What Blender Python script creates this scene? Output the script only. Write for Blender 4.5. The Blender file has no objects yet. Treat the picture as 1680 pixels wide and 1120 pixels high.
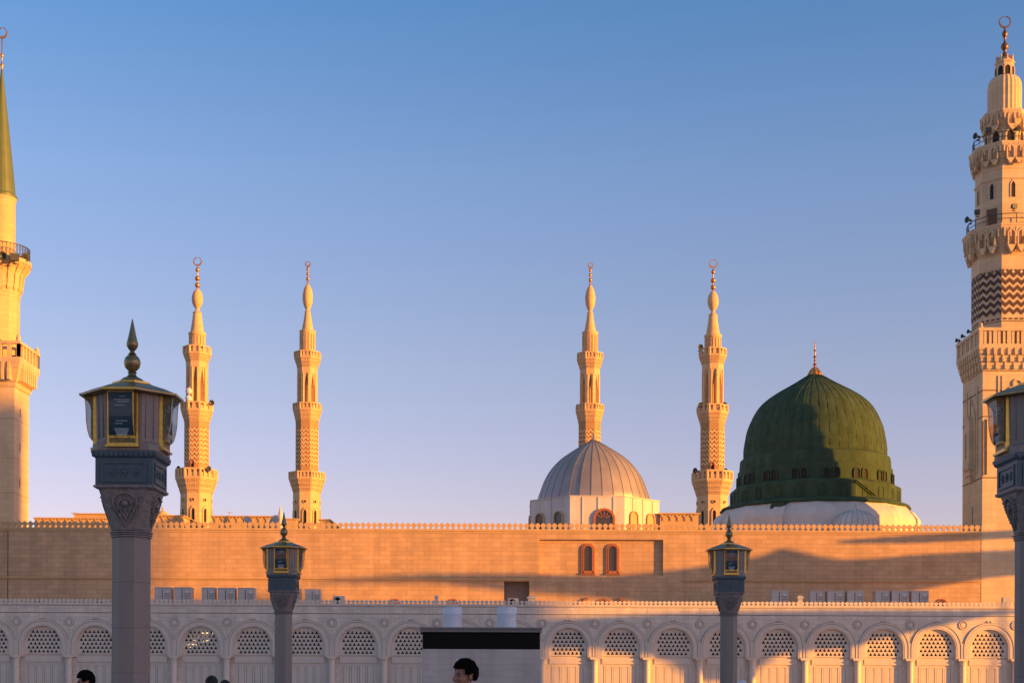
import bpy, math, random
from mathutils import Vector, Matrix
random.seed(7)
S = bpy.context.scene
COL = S.collection
R = math.radians
PI = math.pi
# ------------------------------------------------------------------ camera
CAMH = 1.6
F = 2333.333           # focal length in photograph pixels (50 mm on a 36 mm sensor, 1680 px wide)
ROLL = 0.0042
PX, PY = 840.0, 1118.0
camd = bpy.data.cameras.new('camera'); cam = bpy.data.objects.new('camera', camd); COL.objects.link(cam); S.camera = cam
camd.lens = 50; camd.sensor_width = 36; camd.shift_y = (PY-560)/1680
camd.clip_start = 0.1; camd.clip_end = 6000
cam.matrix_world = Matrix.Translation((0, 0, CAMH)) @ Matrix.Rotation(R(90), 4, 'X') @ Matrix.Rotation(ROLL, 4, 'Z')
# ------------------------------------------------------------------ light
SAZ, SEL = 65.0, 6.0
s_, c_ = math.sin(R(SAZ)), math.cos(R(SAZ))
TE = math.tan(R(SEL))
w = bpy.data.worlds.new('World'); S.world = w; w.use_nodes = True
nt = w.node_tree; bg = nt.nodes['Background']
sky = nt.nodes.new('ShaderNodeTexSky'); sky.sky_type = 'NISHITA'; sky.sun_disc = False
sky.sun_elevation = R(SEL); sky.sun_rotation = R(180-SAZ)
sky.air_density = 1.0; sky.dust_density = 0.3; sky.ozone_density = 3
tc = nt.nodes.new('ShaderNodeTexCoord'); sp = nt.nodes.new('ShaderNodeSeparateXYZ')
nt.links.new(tc.outputs['Generated'], sp.inputs[0])
rp = nt.nodes.new('ShaderNodeValToRGB')          # dusty pink tint of the air low over the horizon
nt.links.new(sp.outputs['Z'], rp.inputs[0])
cr = rp.color_ramp
stops = [(0.0, (.56, .30, .32)), (.118, (.555, .29, .305)), (.216, (.54, .31, .30)), (.33, (.455, .33, .34)), (.438, (.28, .31, .355)), (.6, (.45, .36, .30)), (1.0, (.62, .42, .28))]
cr.elements[0].position = 0; cr.elements[0].color = (*stops[0][1], 1)
cr.elements[1].position = 1; cr.elements[1].color = (*stops[-1][1], 1)
for p, c in stops[1:-1]:
    e = cr.elements.new(p); e.color = (*c, 1)
mx = nt.nodes.new('ShaderNodeMix'); mx.data_type = 'RGBA'; mx.blend_type = 'MULTIPLY'; mx.inputs[0].default_value = 1
nt.links.new(sky.outputs[0], mx.inputs[6]); nt.links.new(rp.outputs[0], mx.inputs[7])
vm = nt.nodes.new('ShaderNodeVectorMath'); vm.operation = 'SCALE'; vm.inputs['Scale'].default_value = 3.0
nt.links.new(mx.outputs[2], vm.inputs[0]); nt.links.new(vm.outputs[0], bg.inputs[0])
bg.inputs[1].default_value = 0.15
sl = bpy.data.lights.new('sun', 'SUN'); so = bpy.data.objects.new('sun', sl); COL.objects.link(so)
sl.energy = 5.0; sl.angle = R(0.5); sl.color = (1.0, 0.385, 0.02)
UD = Vector((-s_*math.cos(R(SEL)), c_*math.cos(R(SEL)), -math.sin(R(SEL))))
so.rotation_euler = UD.to_track_quat('-Z', 'Y').to_euler()
so.location = (80, -20, 40)
S.view_settings.view_transform = 'Standard'; S.view_settings.look = 'None'
S.view_settings.exposure = 1.0; S.view_settings.gamma = 1.0

# ------------------------------------------------------------------ helpers
def at(px, py, D):
    """photograph pixel -> (X, Z) at distance D in front of the camera"""
    x, y = px-PX, py-PY
    dx, dy = x+ROLL*y, y-ROLL*x
    return dx/F*D, CAMH-dy/F*D
def yc(px, py): return py-ROLL*(px-PX)
def zz(y, D): return CAMH+(PY-y)/F*D          # y already roll-corrected
def u(D): return D/F

class MB:
    def __init__(s, T=None):
        s.v = []; s.f = []; s.T = T or Matrix.Identity(4)
    def add(s, vs, fs, T=None):
        M = s.T @ T if T is not None else s.T
        n = len(s.v)
        s.v += [tuple(M @ Vector(p)) for p in vs]
        s.f += [tuple(i+n for i in f) for f in fs]
        return s
    def box(s, x0, x1, y0, y1, z0, z1, T=None):
        vs = [(x0,y0,z0),(x1,y0,z0),(x1,y1,z0),(x0,y1,z0),(x0,y0,z1),(x1,y0,z1),(x1,y1,z1),(x0,y1,z1)]
        return s.add(vs, [(0,3,2,1),(4,5,6,7),(0,1,5,4),(1,2,6,5),(2,3,7,6),(3,0,4,7)], T)
    def lathe(s, prof, n=32, flat=False, T=None, caps=True):
        k = 1/math.cos(PI/n) if flat else 1
        off = PI/n if flat else 0
        vs = []; fs = []
        for r, z in prof:
            for i in range(n):
                a = -PI/2+off+2*PI*i/n
                vs.append((r*k*math.cos(a), r*k*math.sin(a), z))
        for j in range(len(prof)-1):
            for i in range(n):
                i2 = (i+1) % n
                fs.append((j*n+i, j*n+i2, (j+1)*n+i2, (j+1)*n+i))
        if caps:
            fs.append(tuple(range(n))[::-1]); fs.append(tuple((len(prof)-1)*n+i for i in range(n)))
        return s.add(vs, fs, T)
    def ring(s, ri, ro, z0, z1, n=32, flat=False, T=None):
        k = 1/math.cos(PI/n) if flat else 1
        off = PI/n if flat else 0
        vs = []; fs = []
        L = [(ro, z0), (ro, z1), (ri, z1), (ri, z0)]
        for r, z in L:
            for i in range(n):
                a = -PI/2+off+2*PI*i/n
                vs.append((r*k*math.cos(a), r*k*math.sin(a), z))
        for j in range(4):
            j2 = (j+1) % 4
            for i in range(n):
                i2 = (i+1) % n
                fs.append((j*n+i, j*n+i2, j2*n+i2, j2*n+i))
        return s.add(vs, fs, T)
    def prism(s, poly, y0, y1, T=None):
        """polygon in the x-z plane, extruded along y"""
        n = len(poly)
        vs = [(p[0], y0, p[1]) for p in poly]+[(p[0], y1, p[1]) for p in poly]
        fs = [tuple(range(n)), tuple(range(2*n-1, n-1, -1))]
        fs += [(i, i+n, (i+1) % n+n, (i+1) % n) for i in range(n)]
        return s.add(vs, fs, T)
    def band(s, A, B, y0, y1, T=None, closed=False):
        """strip between two polylines of the x-z plane, extruded y0..y1"""
        n = len(A)
        vs = [(p[0], y0, p[1]) for p in A]+[(p[0], y0, p[1]) for p in B]+[(p[0], y1, p[1]) for p in A]+[(p[0], y1, p[1]) for p in B]
        fs = []
        for i in range(n if closed else n-1):
            j = (i+1) % n
            fs += [(i, j, n+j, n+i), (2*n+i, 3*n+i, 3*n+j, 2*n+j), (i, 2*n+i, 2*n+j, j), (n+i, n+j, 3*n+j, 3*n+i)]
        if not closed:
            fs += [(0, n, 3*n, 2*n), (n-1, 3*n-1, 4*n-1, 2*n-1)]
        return s.add(vs, fs, T)
    def tube(s, pts, r, n=8, r2=None):
        P = [Vector(p) for p in pts]; vs = []; fs = []
        m = len(P)
        for i, p in enumerate(P):
            d = (P[min(i+1, m-1)]-P[max(i-1, 0)]).normalized()
            q = d.to_track_quat('Z', 'Y').to_matrix()
            rr = r if r2 is None else r+(r2-r)*i/(m-1)
            for k in range(n):
                a = 2*PI*k/n
                vs.append(tuple(p+q @ Vector((rr*math.cos(a), rr*math.sin(a), 0))))
        for i in range(m-1):
            for k in range(n):
                fs.append((i*n+k, i*n+(k+1) % n, (i+1)*n+(k+1) % n, (i+1)*n+k))
        fs += [tuple(range(n))[::-1], tuple((m-1)*n+k for k in range(n))]
        return s.add(vs, fs)
    def ell(s, c, r, T=None, n=16, m=10):
        prof = []
        for j in range(m+1):
            a = -PI/2+PI*j/m
            prof.append((max(math.cos(a), 1e-3), math.sin(a)))
        M = Matrix.Translation(c) @ Matrix.Diagonal((r[0], r[1], r[2], 1))
        return s.lathe(prof, n, T=(T @ M if T is not None else M))
    def build(s, name, mat, parent=None, loc=None, smooth=False, label=None, auto=None):
        me = bpy.data.meshes.new(name)
        me.from_pydata(s.v, [], s.f); me.validate()
        me.materials.append(mat)
        if smooth:
            me.polygons.foreach_set('use_smooth', [True]*len(me.polygons))
            if auto: me.set_sharp_from_angle(angle=R(auto))
        o = bpy.data.objects.new(name, me); COL.objects.link(o)
        if parent: o.parent = parent
        if loc: o.location = loc
        if label: o['label'] = label
        return o
def fT(k, n, r):
    """frame on face k of an n-gon with apothem r: x along the face, -y outward, origin at the face centre"""
    return Matrix.Rotation(2*PI*k/n, 4, 'Z') @ Matrix.Translation((0, -r, 0))
def empty(name, loc, label, cat, group=None):
    o = bpy.data.objects.new(name, None); COL.objects.link(o); o.location = loc
    o.empty_display_size = .3
    o['label'] = label; o['category'] = cat
    if group: o['group'] = group
    return o
def tag(o, label, cat, group=None):
    o['label'] = label; o['category'] = cat
    if group: o['group'] = group
    return o
def struct(o): o['kind'] = 'structure'; return o
def kids(o): return [c for c in bpy.data.objects if c.parent == o]
def dup(o, loc, label=None, rotz=None):
    r = o.copy(); COL.objects.link(r); r.location = loc
    if label: r['label'] = label
    if rotz is not None: r.rotation_euler = (0, 0, rotz)
    for ch in kids(o):
        c = ch.copy(); COL.objects.link(c); c.parent = r
        for g in kids(ch):
            d = g.copy(); COL.objects.link(d); d.parent = c
    return r
def arch(cx, z0, zs, r, n=14, pointed=0.0, x0=None):
    """arch outline: left foot, curve, right foot"""
    P = [(cx-r, z0), (cx-r, zs)]
    for i in range(1, n):
        a = PI-PI*i/n
        x = math.cos(a); z = math.sin(a)
        z = z*(1+pointed*(1-abs(x)))
        P.append((cx+r*x, zs+r*z))
    return P+[(cx+r, zs), (cx+r, z0)]

# ------------------------------------------------------------------ materials
def mat(name, col, rough=.75, metal=0.0, var=.12, nscale=1.2, bump=0.0, bscale=20, brick=None, streak=0.0, spec=None, hue=None):
    m = bpy.data.materials.new(name); m.use_nodes = True
    t = m.node_tree; N = t.nodes; L = t.links
    b = N['Principled BSDF']; b.inputs['Roughness'].default_value = rough; b.inputs['Metallic'].default_value = metal
    if spec is not None: b.inputs['Specular IOR Level'].default_value = spec
    co = N.new('ShaderNodeTexCoord')
    no = N.new('ShaderNodeTexNoise'); no.inputs['Scale'].default_value = nscale; no.inputs['Detail'].default_value = 6; no.inputs['Roughness'].default_value = .6
    L.new(co.outputs['Object'], no.inputs['Vector'])
    mr = N.new('ShaderNodeMapRange'); mr.inputs[1].default_value = .3; mr.inputs[2].default_value = .7
    mr.inputs[3].default_value = 1-var; mr.inputs[4].default_value = 1+var
    L.new(no.outputs[0], mr.inputs[0])
    base = None; height = None
    if brick:
        bw, bh, mort, dark, bv, ymix = brick
        se = N.new('ShaderNodeSeparateXYZ'); L.new(co.outputs['Object'], se.inputs[0])
        ml = N.new('ShaderNodeMath'); ml.operation = 'MULTIPLY_ADD'; ml.inputs[1].default_value = ymix
        L.new(se.outputs[1], ml.inputs[0]); L.new(se.outputs[0], ml.inputs[2])
        cb = N.new('ShaderNodeCombineXYZ'); L.new(ml.outputs[0], cb.inputs[0]); L.new(se.outputs[2], cb.inputs[1])
        bt = N.new('ShaderNodeTexBrick'); L.new(cb.outputs[0], bt.inputs['Vector'])
        bt.inputs['Scale'].default_value = 1; bt.inputs['Brick Width'].default_value = bw; bt.inputs['Row Height'].default_value = bh
        bt.inputs['Mortar Size'].default_value = mort; bt.inputs['Mortar Smooth'].default_value = .3; bt.inputs['Bias'].default_value = 0
        c1 = [c*(1-bv) for c in col]; c2 = [min(1, c*(1+bv)) for c in col]
        bt.inputs['Color1'].default_value = (*c1, 1); bt.inputs['Color2'].default_value = (*c2, 1)
        bt.inputs['Mortar'].default_value = (*[c*dark for c in col], 1)
        base = bt.outputs['Color']; height = bt.outputs['Fac']
    mu = N.new('ShaderNodeVectorMath'); mu.operation = 'SCALE'
    if base: L.new(base, mu.inputs[0])
    else: mu.inputs[0].default_value = col
    L.new(mr.outputs[0], mu.inputs['Scale'])
    out = mu.outputs[0]
    if streak:
        mp = N.new('ShaderNodeMapping'); mp.inputs['Scale'].default_value = (1.3, 1.3, .12)
        L.new(co.outputs['Object'], mp.inputs[0])
        n2 = N.new('ShaderNodeTexNoise'); n2.inputs['Scale'].default_value = 1.0; n2.inputs['Detail'].default_value = 5
        L.new(mp.outputs[0], n2.inputs['Vector'])
        m2 = N.new('ShaderNodeMapRange'); m2.inputs[1].default_value = .35; m2.inputs[2].default_value = .65
        m2.inputs[3].default_value = 1-streak; m2.inputs[4].default_value = 1+streak*.6
        L.new(n2.outputs[0], m2.inputs[0])
        v2 = N.new('ShaderNodeVectorMath'); v2.operation = 'SCALE'; L.new(out, v2.inputs[0]); L.new(m2.outputs[0], v2.inputs['Scale'])
        out = v2.outputs[0]
    L.new(out, b.inputs['Base Color'])
    if bump or height:
        n3 = N.new('ShaderNodeTexNoise'); n3.inputs['Scale'].default_value = bscale; n3.inputs['Detail'].default_value = 5
        L.new(co.outputs['Object'], n3.inputs['Vector'])
        bp = N.new('ShaderNodeBump'); bp.inputs['Strength'].default_value = max(bump, .05); bp.inputs['Distance'].default_value = .02
        if height:
            sb = N.new('ShaderNodeMath'); sb.operation = 'MULTIPLY_ADD'; sb.inputs[1].default_value = -.8
            L.new(height, sb.inputs[0]); L.new(n3.outputs[0], sb.inputs[2]); L.new(sb.outputs[0], bp.inputs['Height'])
        else: L.new(n3.outputs[0], bp.inputs['Height'])
        L.new(bp.outputs[0], b.inputs['Normal'])
    return m
M_wall = mat('sandstone_wall', (.54, .35, .20), .85, var=.10, nscale=.35, bump=.3, bscale=6, brick=(.95, .376, .017, .70, .09, .37), streak=.10)
M_stone = mat('sandstone_trim', (.55, .37, .19), .8, var=.10, nscale=.8, bump=.3, bscale=5, streak=.05)
M_mar = mat('pale_marble_blocks', (.67, .59, .50), .6, var=.07, nscale=.5, bump=.15, bscale=5, brick=(.66, .33, .012, .76, .07, .3), streak=.11)
M_edgeshade = mat('painted_edge_shade', (.20, .17, .15), .8, var=.2, nscale=3)  # dark strip colour standing in for shade along moulding edges
M_marp = mat('pale_marble', (.66, .58, .49), .55, var=.06, nscale=1.0, bump=.1, bscale=8, streak=.04)
M_min = mat('minaret_stone', (.66, .45, .235), .75, var=.09, nscale=.5, bump=.4, bscale=3, brick=(1.1, .5, .02, .86, .05, .37), streak=.05)
M_minz = mat('minaret_zigzag_stone', (.43, .26, .12), .8, var=.1, nscale=.6)
M_tow = mat('tower_stone', (.64, .48, .29), .75, var=.09, nscale=.5, bump=.4, bscale=4, brick=(1.2, .55, .02, .84, .06, .37), streak=.07)
M_zig = mat('dark_brown_inlay', (.085, .04, .03), .7, var=.15, nscale=2)
M_white = mat('white_plaster', (.65, .61, .58), .7, var=.07, nscale=.6, bump=.3, bscale=3, streak=.08)
M_green = mat('green_painted_dome', (.050, .088, .050), .85, var=.2, nscale=1.1, bump=.5, bscale=3, streak=.16, spec=.2)
M_greenl = mat('green_metal_cone', (.10, .14, .045), .45, var=.1, nscale=1)
M_lead = mat('grey_lead_dome', (.35, .315, .315), .5, metal=.3, var=.10, nscale=.8, bump=.3, bscale=3, streak=.08)
M_leadrib = mat('lead_seam', (.22, .2, .2), .5, metal=.3, var=.1)
M_gold = mat('gilded_metal', (.62, .30, .10), .35, metal=.8, var=.12, nscale=3)
M_bronze = mat('bronze_finial', (.20, .11, .065), .4, metal=.6, var=.15, nscale=3)
M_terra = mat('terracotta_frame', (.36, .12, .05), .7, var=.1, nscale=3)
M_pane = mat('dark_window_glass', (.045, .04, .038), .15, var=.1, nscale=2, spec=.6)
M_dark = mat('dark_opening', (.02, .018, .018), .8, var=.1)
M_wood = mat('brown_wood_door', (.14, .07, .035), .6, var=.15, nscale=6)
M_post = mat('grey_granite_post', (.23, .195, .175), .6, var=.22, nscale=45, bump=.3, bscale=60, streak=.06)
M_carv = mat('carved_grey_stone', (.20, .175, .165), .65, var=.3, nscale=9, bump=.8, bscale=14)
M_blue = mat('blue_grey_painted_metal', (.055, .09, .115), .5, var=.15, nscale=5, bump=.2, bscale=30)
M_brass = mat('polished_brass', (.55, .36, .085), .3, metal=.9, var=.18, nscale=9, bump=.3, bscale=25)
M_brassd = mat('dark_engraved_brass', (.19, .14, .06), .45, metal=.7, var=.5, nscale=22, bump=.9, bscale=30)
M_roofm = mat('olive_bronze_roof', (.24, .19, .095), .38, metal=.75, var=.22, nscale=4, bump=.2, bscale=10)
M_lglass = mat('lantern_glass', (.02, .07, .11), .05, var=.25, nscale=2.2, spec=.8)
M_lglass.node_tree.nodes['Principled BSDF'].inputs['Alpha'].default_value = .5
M_lback = mat('dark_lantern_lining', (.010, .026, .040), .5, var=.2)
M_lwhite = mat('white_reflector', (.80, .86, .92), .4, var=.05)
M_ac = mat('grey_unit_casing', (.48, .455, .43), .5, metal=.1, var=.08, nscale=1.5)
M_acd = mat('dark_grille', (.05, .05, .055), .6, var=.1)
M_duct = mat('galvanised_duct', (.66, .72, .80), .7, metal=.1, var=.06, nscale=2)
M_kiosk = mat('grey_block_cladding', (.50, .45, .41), .75, var=.08, nscale=.8, bump=.2, bscale=10, brick=(.9, .26, .012, .82, .05, .3), streak=.12)
M_ktrim = mat('grey_coping', (.20, .19, .185), .6, var=.1, nscale=2)
M_black = mat('black_louvre', (.010, .010, .011), .8, var=.1, spec=.15)
M_spk = mat('dark_speaker_paint', (.05, .055, .05), .5, var=.15, nscale=4)
M_pave = mat('pale_paving', (.42, .39, .37), .35, var=.08, nscale=.3, brick=(1.2, 1.2, .01, .7, .05, 0), bump=.05)
M_conc = mat('caster_concrete', (.30, .27, .24), .8, var=.1, nscale=.2)  # for the unseen blocks and posts added for shade
M_blocker = mat('cream_blocker_plate', (.5, .47, .4), .8, var=.05)  # for the unseen plates added to block the sun
M_skin = mat('skin', (.27, .135, .085), .5, var=.08, nscale=14)
M_hair = mat('black_hair', (.0045, .004, .004), .9, var=.3, nscale=60, bump=.8, bscale=90, spec=.03)
M_cloth_b = mat('black_cloth', (.012, .012, .014), .85, var=.15, nscale=8)
M_cloth_w = mat('white_cloth', (.62, .64, .70), .8, var=.06, nscale=8)
M_cloth_g = mat('dark_grey_cloth', (.06, .06, .07), .85, var=.1, nscale=8)
M_eye = mat('dark_eye', (.01, .008, .007), .2, var=.0)

# ------------------------------------------------------------------ ground
g = MB(); g.add([(-1500, -900, 0), (1500, -900, 0), (1500, 2500, 0), (-1500, 2500, 0)], [(0, 1, 2, 3)])
struct(g.build('ground', M_pave))

# ================================================================== upper hall wall
DW = 122.0
def merlon(w_, h):
    P = [(.5, 0), (.5, .08), (.26, .15), (.2, .3), (.40, .47), (.47, .62), (.40, .76), (.17, .9), (0, 1)]
    R_ = [(x*w_, z*h) for x, z in P]
    L_ = [(-x, z) for x, z in reversed(R_[:-1])]
    return R_+L_
def wallgrid(m, X0, X1, Z0, Z1, holes, y):
    """front wall face in the plane y with rectangular holes (x0,x1,z0,z1,depth) that get reveals and a back"""
    xs = sorted({X0, X1, *[h[0] for h in holes], *[h[1] for h in holes]})
    zs = sorted({Z0, Z1, *[h[2] for h in holes], *[h[3] for h in holes]})
    for i in range(len(xs)-1):
        for j in range(len(zs)-1):
            cx, cz = (xs[i]+xs[i+1])/2, (zs[j]+zs[j+1])/2
            if any(h[0] < cx < h[1] and h[2] < cz < h[3] for h in holes): continue
            m.add([(xs[i], y, zs[j]), (xs[i+1], y, zs[j]), (xs[i+1], y, zs[j+1]), (xs[i], y, zs[j+1])], [(0, 1, 2, 3)])
    for x0, x1, z0, z1, d in holes:
        m.add([(x0,y,z0),(x1,y,z0),(x1,y,z1),(x0,y,z1),(x0,y+d,z0),(x1,y+d,z0),(x1,y+d,z1),(x0,y+d,z1)],
              [(4,5,6,7),(0,4,7,3),(1,2,6,5),(3,7,6,2),(0,1,5,4)])
hall = empty('stone_hall', (0, DW, 0), 'long orange sandstone hall wall with a spade shaped parapet behind the marble arcade', 'building')
XL, XR = -60.0, at(1611, 868, DW)[0]
ZT = zz(871.2, DW)
rx0, rx1 = at(885, 900, DW)[0], at(1088, 900, DW)[0]
ox0, ox1 = at(827, 960, DW)[0], at(868, 960, DW)[0]
rzt, rzb = zz(884, DW), zz(942.5, DW)
m = MB()
wallgrid(m, XL, XR, 0, ZT, [(rx0, rx1, rzb, rzt, .36), (ox0, ox1, zz(1010, DW), zz(950.6, DW), 4.0)], 0.0)
m.add([(XL, 0, ZT), (XR, 0, ZT), (XR, 60, ZT), (XL, 60, ZT), (XL, 0, 0), (XR, 0, 0), (XR, 60, 0), (XL, 60, 0)], [(0, 1, 2, 3), (4, 0, 3, 7), (1, 5, 6, 2), (3, 2, 6, 7)])
hw_ = m.build('wall', M_wall, hall)
m = MB(); m.box(ox0+.002, ox1-.002, 1.2, 3.9, zz(1009, DW), zz(951, DW)); m.build('recess_shutter', M_ktrim, hall)
# central projecting part below the sill line
m = MB(); m.box(at(868.5, 960, DW)[0], at(1118, 960, DW)[0], -.16, -.003, 0, zz(959.5, DW))
m.build('wall_plinth', M_wall, hall)
# cornices
m = MB()
for a, b in ((XL, at(868, 950, DW)[0]), (at(1118, 950, DW)[0], XR)):
    m.box(a, b, -.17, -.003, zz(951, DW), zz(948.6, DW))
    m.box(a, b, -.05, -.004, zz(953, DW), zz(951.2, DW))
m.build('string_course', M_stone, hall)
m = MB()
h = .62; sp_ = 9.25*u(DW)
m.box(XL, XR, -.09, .25, ZT+.003, ZT+.12)
m.box(XL, XR, -.05, -.004, ZT-.14, ZT-.02)
n = int((XR-XL)/sp_)
for i in range(n):
    jx = random.uniform(-.006, .006)
    m.prism(merlon(sp_*.995, h), -.02, .14, Matrix.Translation((XL+sp_*(i+.5)+jx, 0, ZT+.12)) @ Matrix.Rotation(random.uniform(-.02, .02), 4, 'Y'))
m.build('parapet', M_stone, hall)
# two arched windows in the recess
for px in (965, 1005.5):
    X = at(px, 915, DW)[0]; y0 = .36
    rO, rI = 11*u(DW), 6.6*u(DW)
    zb, zt = zz(938.8, DW), zz(889.6, DW)
    m = MB(); A = arch(X, zb, zt-rO, rO, 18); B = arch(X, zb+.2, zt-rO, rI, 18)
    m.band(A, B, y0-.13, y0-.003)
    A2 = arch(X, zb+.2, zt-rO, rI+.075, 18); m.band(A2, B, y0-.165, y0-.131)
    m.box(X-rI-.003, X+rI+.003, y0-.16, y0-.004, zb, zb+.2)
    m.box(X-rO-.06, X+rO+.06, y0-.2, y0-.005, zb-.14, zb-.004)
    f = m.build('window_frame', M_terra, hall)
    m = MB(); m.prism(arch(X, zb+.2, zt-rO, rI, 18), y0-.03, y0-.006); p = m.build('pane', M_pane, f)
    m = MB(); m.box(X-.02, X+.02, y0-.06, y0-.031, zb+.2, zt-rO+rI*.9)
    for q in range(6): m.box(X-rI+.02, X+rI-.02, y0-.055, y0-.032, zb+.45+q*.33, zb+.475+q*.33)
    m.build('glazing_bar', M_zig, f)
# round-headed windows peeping over the lower roof
for px, r in ((63, 8.5), (163, 8.5), (649, 8.5), (744, 8.5), (990, 13), (1545, 8.5)):
    X = at(px, 980, DW)[0]; rr = r*u(DW); yb = -.17 if 868 < px < 1118 else -.004
    zt = zz(yc(px, 981.5), DW)
    m = MB(); A = arch(X, zt-rr-2, zt-rr, rr, 16); B = arch(X, zt-rr-2, zt-rr, rr*.8, 16)
    m.band(A, B, yb-.1, yb)
    f = m.build('lower_window_frame', M_terra, hall)
    m = MB(); m.prism(B, yb-.04, yb-.005)
    p = m.build('pane', M_pane, f)
    m = MB()
    for q in range(1, 6):
        a = PI*q/6
        m.box(-.02, .02, yb-.075, yb-.041, 0, rr*.8, Matrix.Translation((X, 0, zt-rr)) @ Matrix.Rotation(a-PI/2, 4, 'Y'))
    m.build('glazing_bar', M_terra, f)
m = MB()
for px, sg in ((957, 1), (1023, -1)):
    X, Z = at(px, 986, DW)
    m.box(-.5, .5, -.42, -.17, -.08, .08, Matrix.Translation((X, 0, Z)) @ Matrix.Rotation(-sg*.55, 4, 'Y'))
m.build('buttress_cap', M_terra, hall)
m = MB(); X = at(13, 900, DW)[0]; m.box(X-.03, X+.03, -.012, -.003, 0, ZT-.15)
X = at(1612, 900, DW)[0]
m.build('wall_joint', M_zig, hall)

# ================================================================== lower arcade
DL = 112.0; ul = u(DL)
arc = empty('marble_arcade', (0, DL, 0), 'pale marble arcade of round arches with triangle pierced grilles running across the picture', 'building')
bay = 86.3*ul
x_first = at(69.7, 1060, DL)[0]
ZP = zz(993.5, DL); Zs = zz(1060.3, DL); Zi = zz(1079.2, DL); Zg = zz(1075, DL)
ri, ro = 31.5*ul, 41.6*ul
dep = .36
ks = list(range(-1, 20))
m = MB()
NA = 20
for k in ks:
    cx = x_first+k*bay; xl, xr = cx-bay/2, cx+bay/2
    C = arch(cx, Zi, Zs, ri, NA)
    T_ = [(xl, Zi), (xl, Zs)] + [(xl+(xr-xl)*i/NA, ZP) for i in range(1, NA)] + [(xr, Zs), (xr, Zi)]
    n0 = len(C)
    vs = [(p[0], 0, p[1]) for p in C]+[(p[0], 0, p[1]) for p in T_]+[(p[0], dep+.001, p[1]) for p in C]+[(xl, 0, ZP), (xr, 0, ZP)]
    fs = []
    for i in range(n0-1):
        fs.append((i, n0+i, n0+i+1, i+1)); fs.append((i, i+1, 2*n0+i+1, 2*n0+i))
    fs.append((n0+1, 3*n0, n0+2)); fs.append((2*n0-2, 2*n0-3, 3*n0+1))
    # pier soffits
    m.add(vs, fs)
    m.add([(xl, 0, Zi), (cx-ri, 0, Zi), (cx-ri, dep, Zi), (xl, dep, Zi)], [(0, 1, 2, 3)])
    m.add([(xr, 0, Zi), (cx+ri, 0, Zi), (cx+ri, dep, Zi), (xr, dep, Zi)], [(0, 1, 2, 3)])
    # recessed pier below the impost
    m.box(xl, cx-ri, dep-.06, dep+.3, 0, Zi-.001); m.box(cx+ri, xr, dep-.06, dep+.3, 0, Zi-.001)
xa, xb = x_first+ks[0]*bay-bay/2, x_first+ks[-1]*bay+bay/2
m.add([(xa, 0, ZP), (xb, 0, ZP), (xb, DW-DL-.3, ZP), (xa, DW-DL-.3, ZP)], [(0, 1, 2, 3)])
m.add([(xa, 0, 0), (xa, 9.5, 0), (xa, 9.5, ZP), (xa, 0, ZP)], [(0, 1, 2, 3)])
m.add([(xb, 0, 0), (xb, 9.5, 0), (xb, 9.5, ZP), (xb, 0, ZP)], [(0, 1, 2, 3)])
m.build('wall', M_mar, arc)
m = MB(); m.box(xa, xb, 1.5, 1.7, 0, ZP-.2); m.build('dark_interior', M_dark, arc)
# parapet
m = MB(); sp_ = 7.3*ul
m.box(xa, xb, -.07, .2, ZP+.003, ZP+.09); m.box(xa, xb, -.035, -.003, ZP-.07, ZP)
m.box(xa, xb, -.035, -.003, zz(1006.5, DL), zz(1005, DL))
for i in range(int((xb-xa)/sp_)):
    m.prism(merlon(sp_*.995, .36), -.02, .10, Matrix.Translation((xa+sp_*(i+.5), 0, ZP+.09)) @ Matrix.Rotation(random.uniform(-.02, .02), 4, 'Y'))
m.build('parapet', M_marp, arc)
m = MB(); m.box(xa, xb, -.012, -.004, ZP-.105, ZP-.075); m.box(xa, xb, -.012, -.004, zz(1007.6, DL), zz(1006.6, DL)); m.build('cornice_edge_shade', M_edgeshade, arc)  # painted shade lines under the cornice mouldings
def clip_tri(ax, az, s):  # is the up-triangle cell inside the arch?
    return all((x*x+max(0, z-(Zs-Zg))**2) < (ri-.035)**2 and z > .04 for x, z in ((ax-s/2, az), (ax+s/2, az), (ax, az+s*.87)))
first = {}
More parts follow.
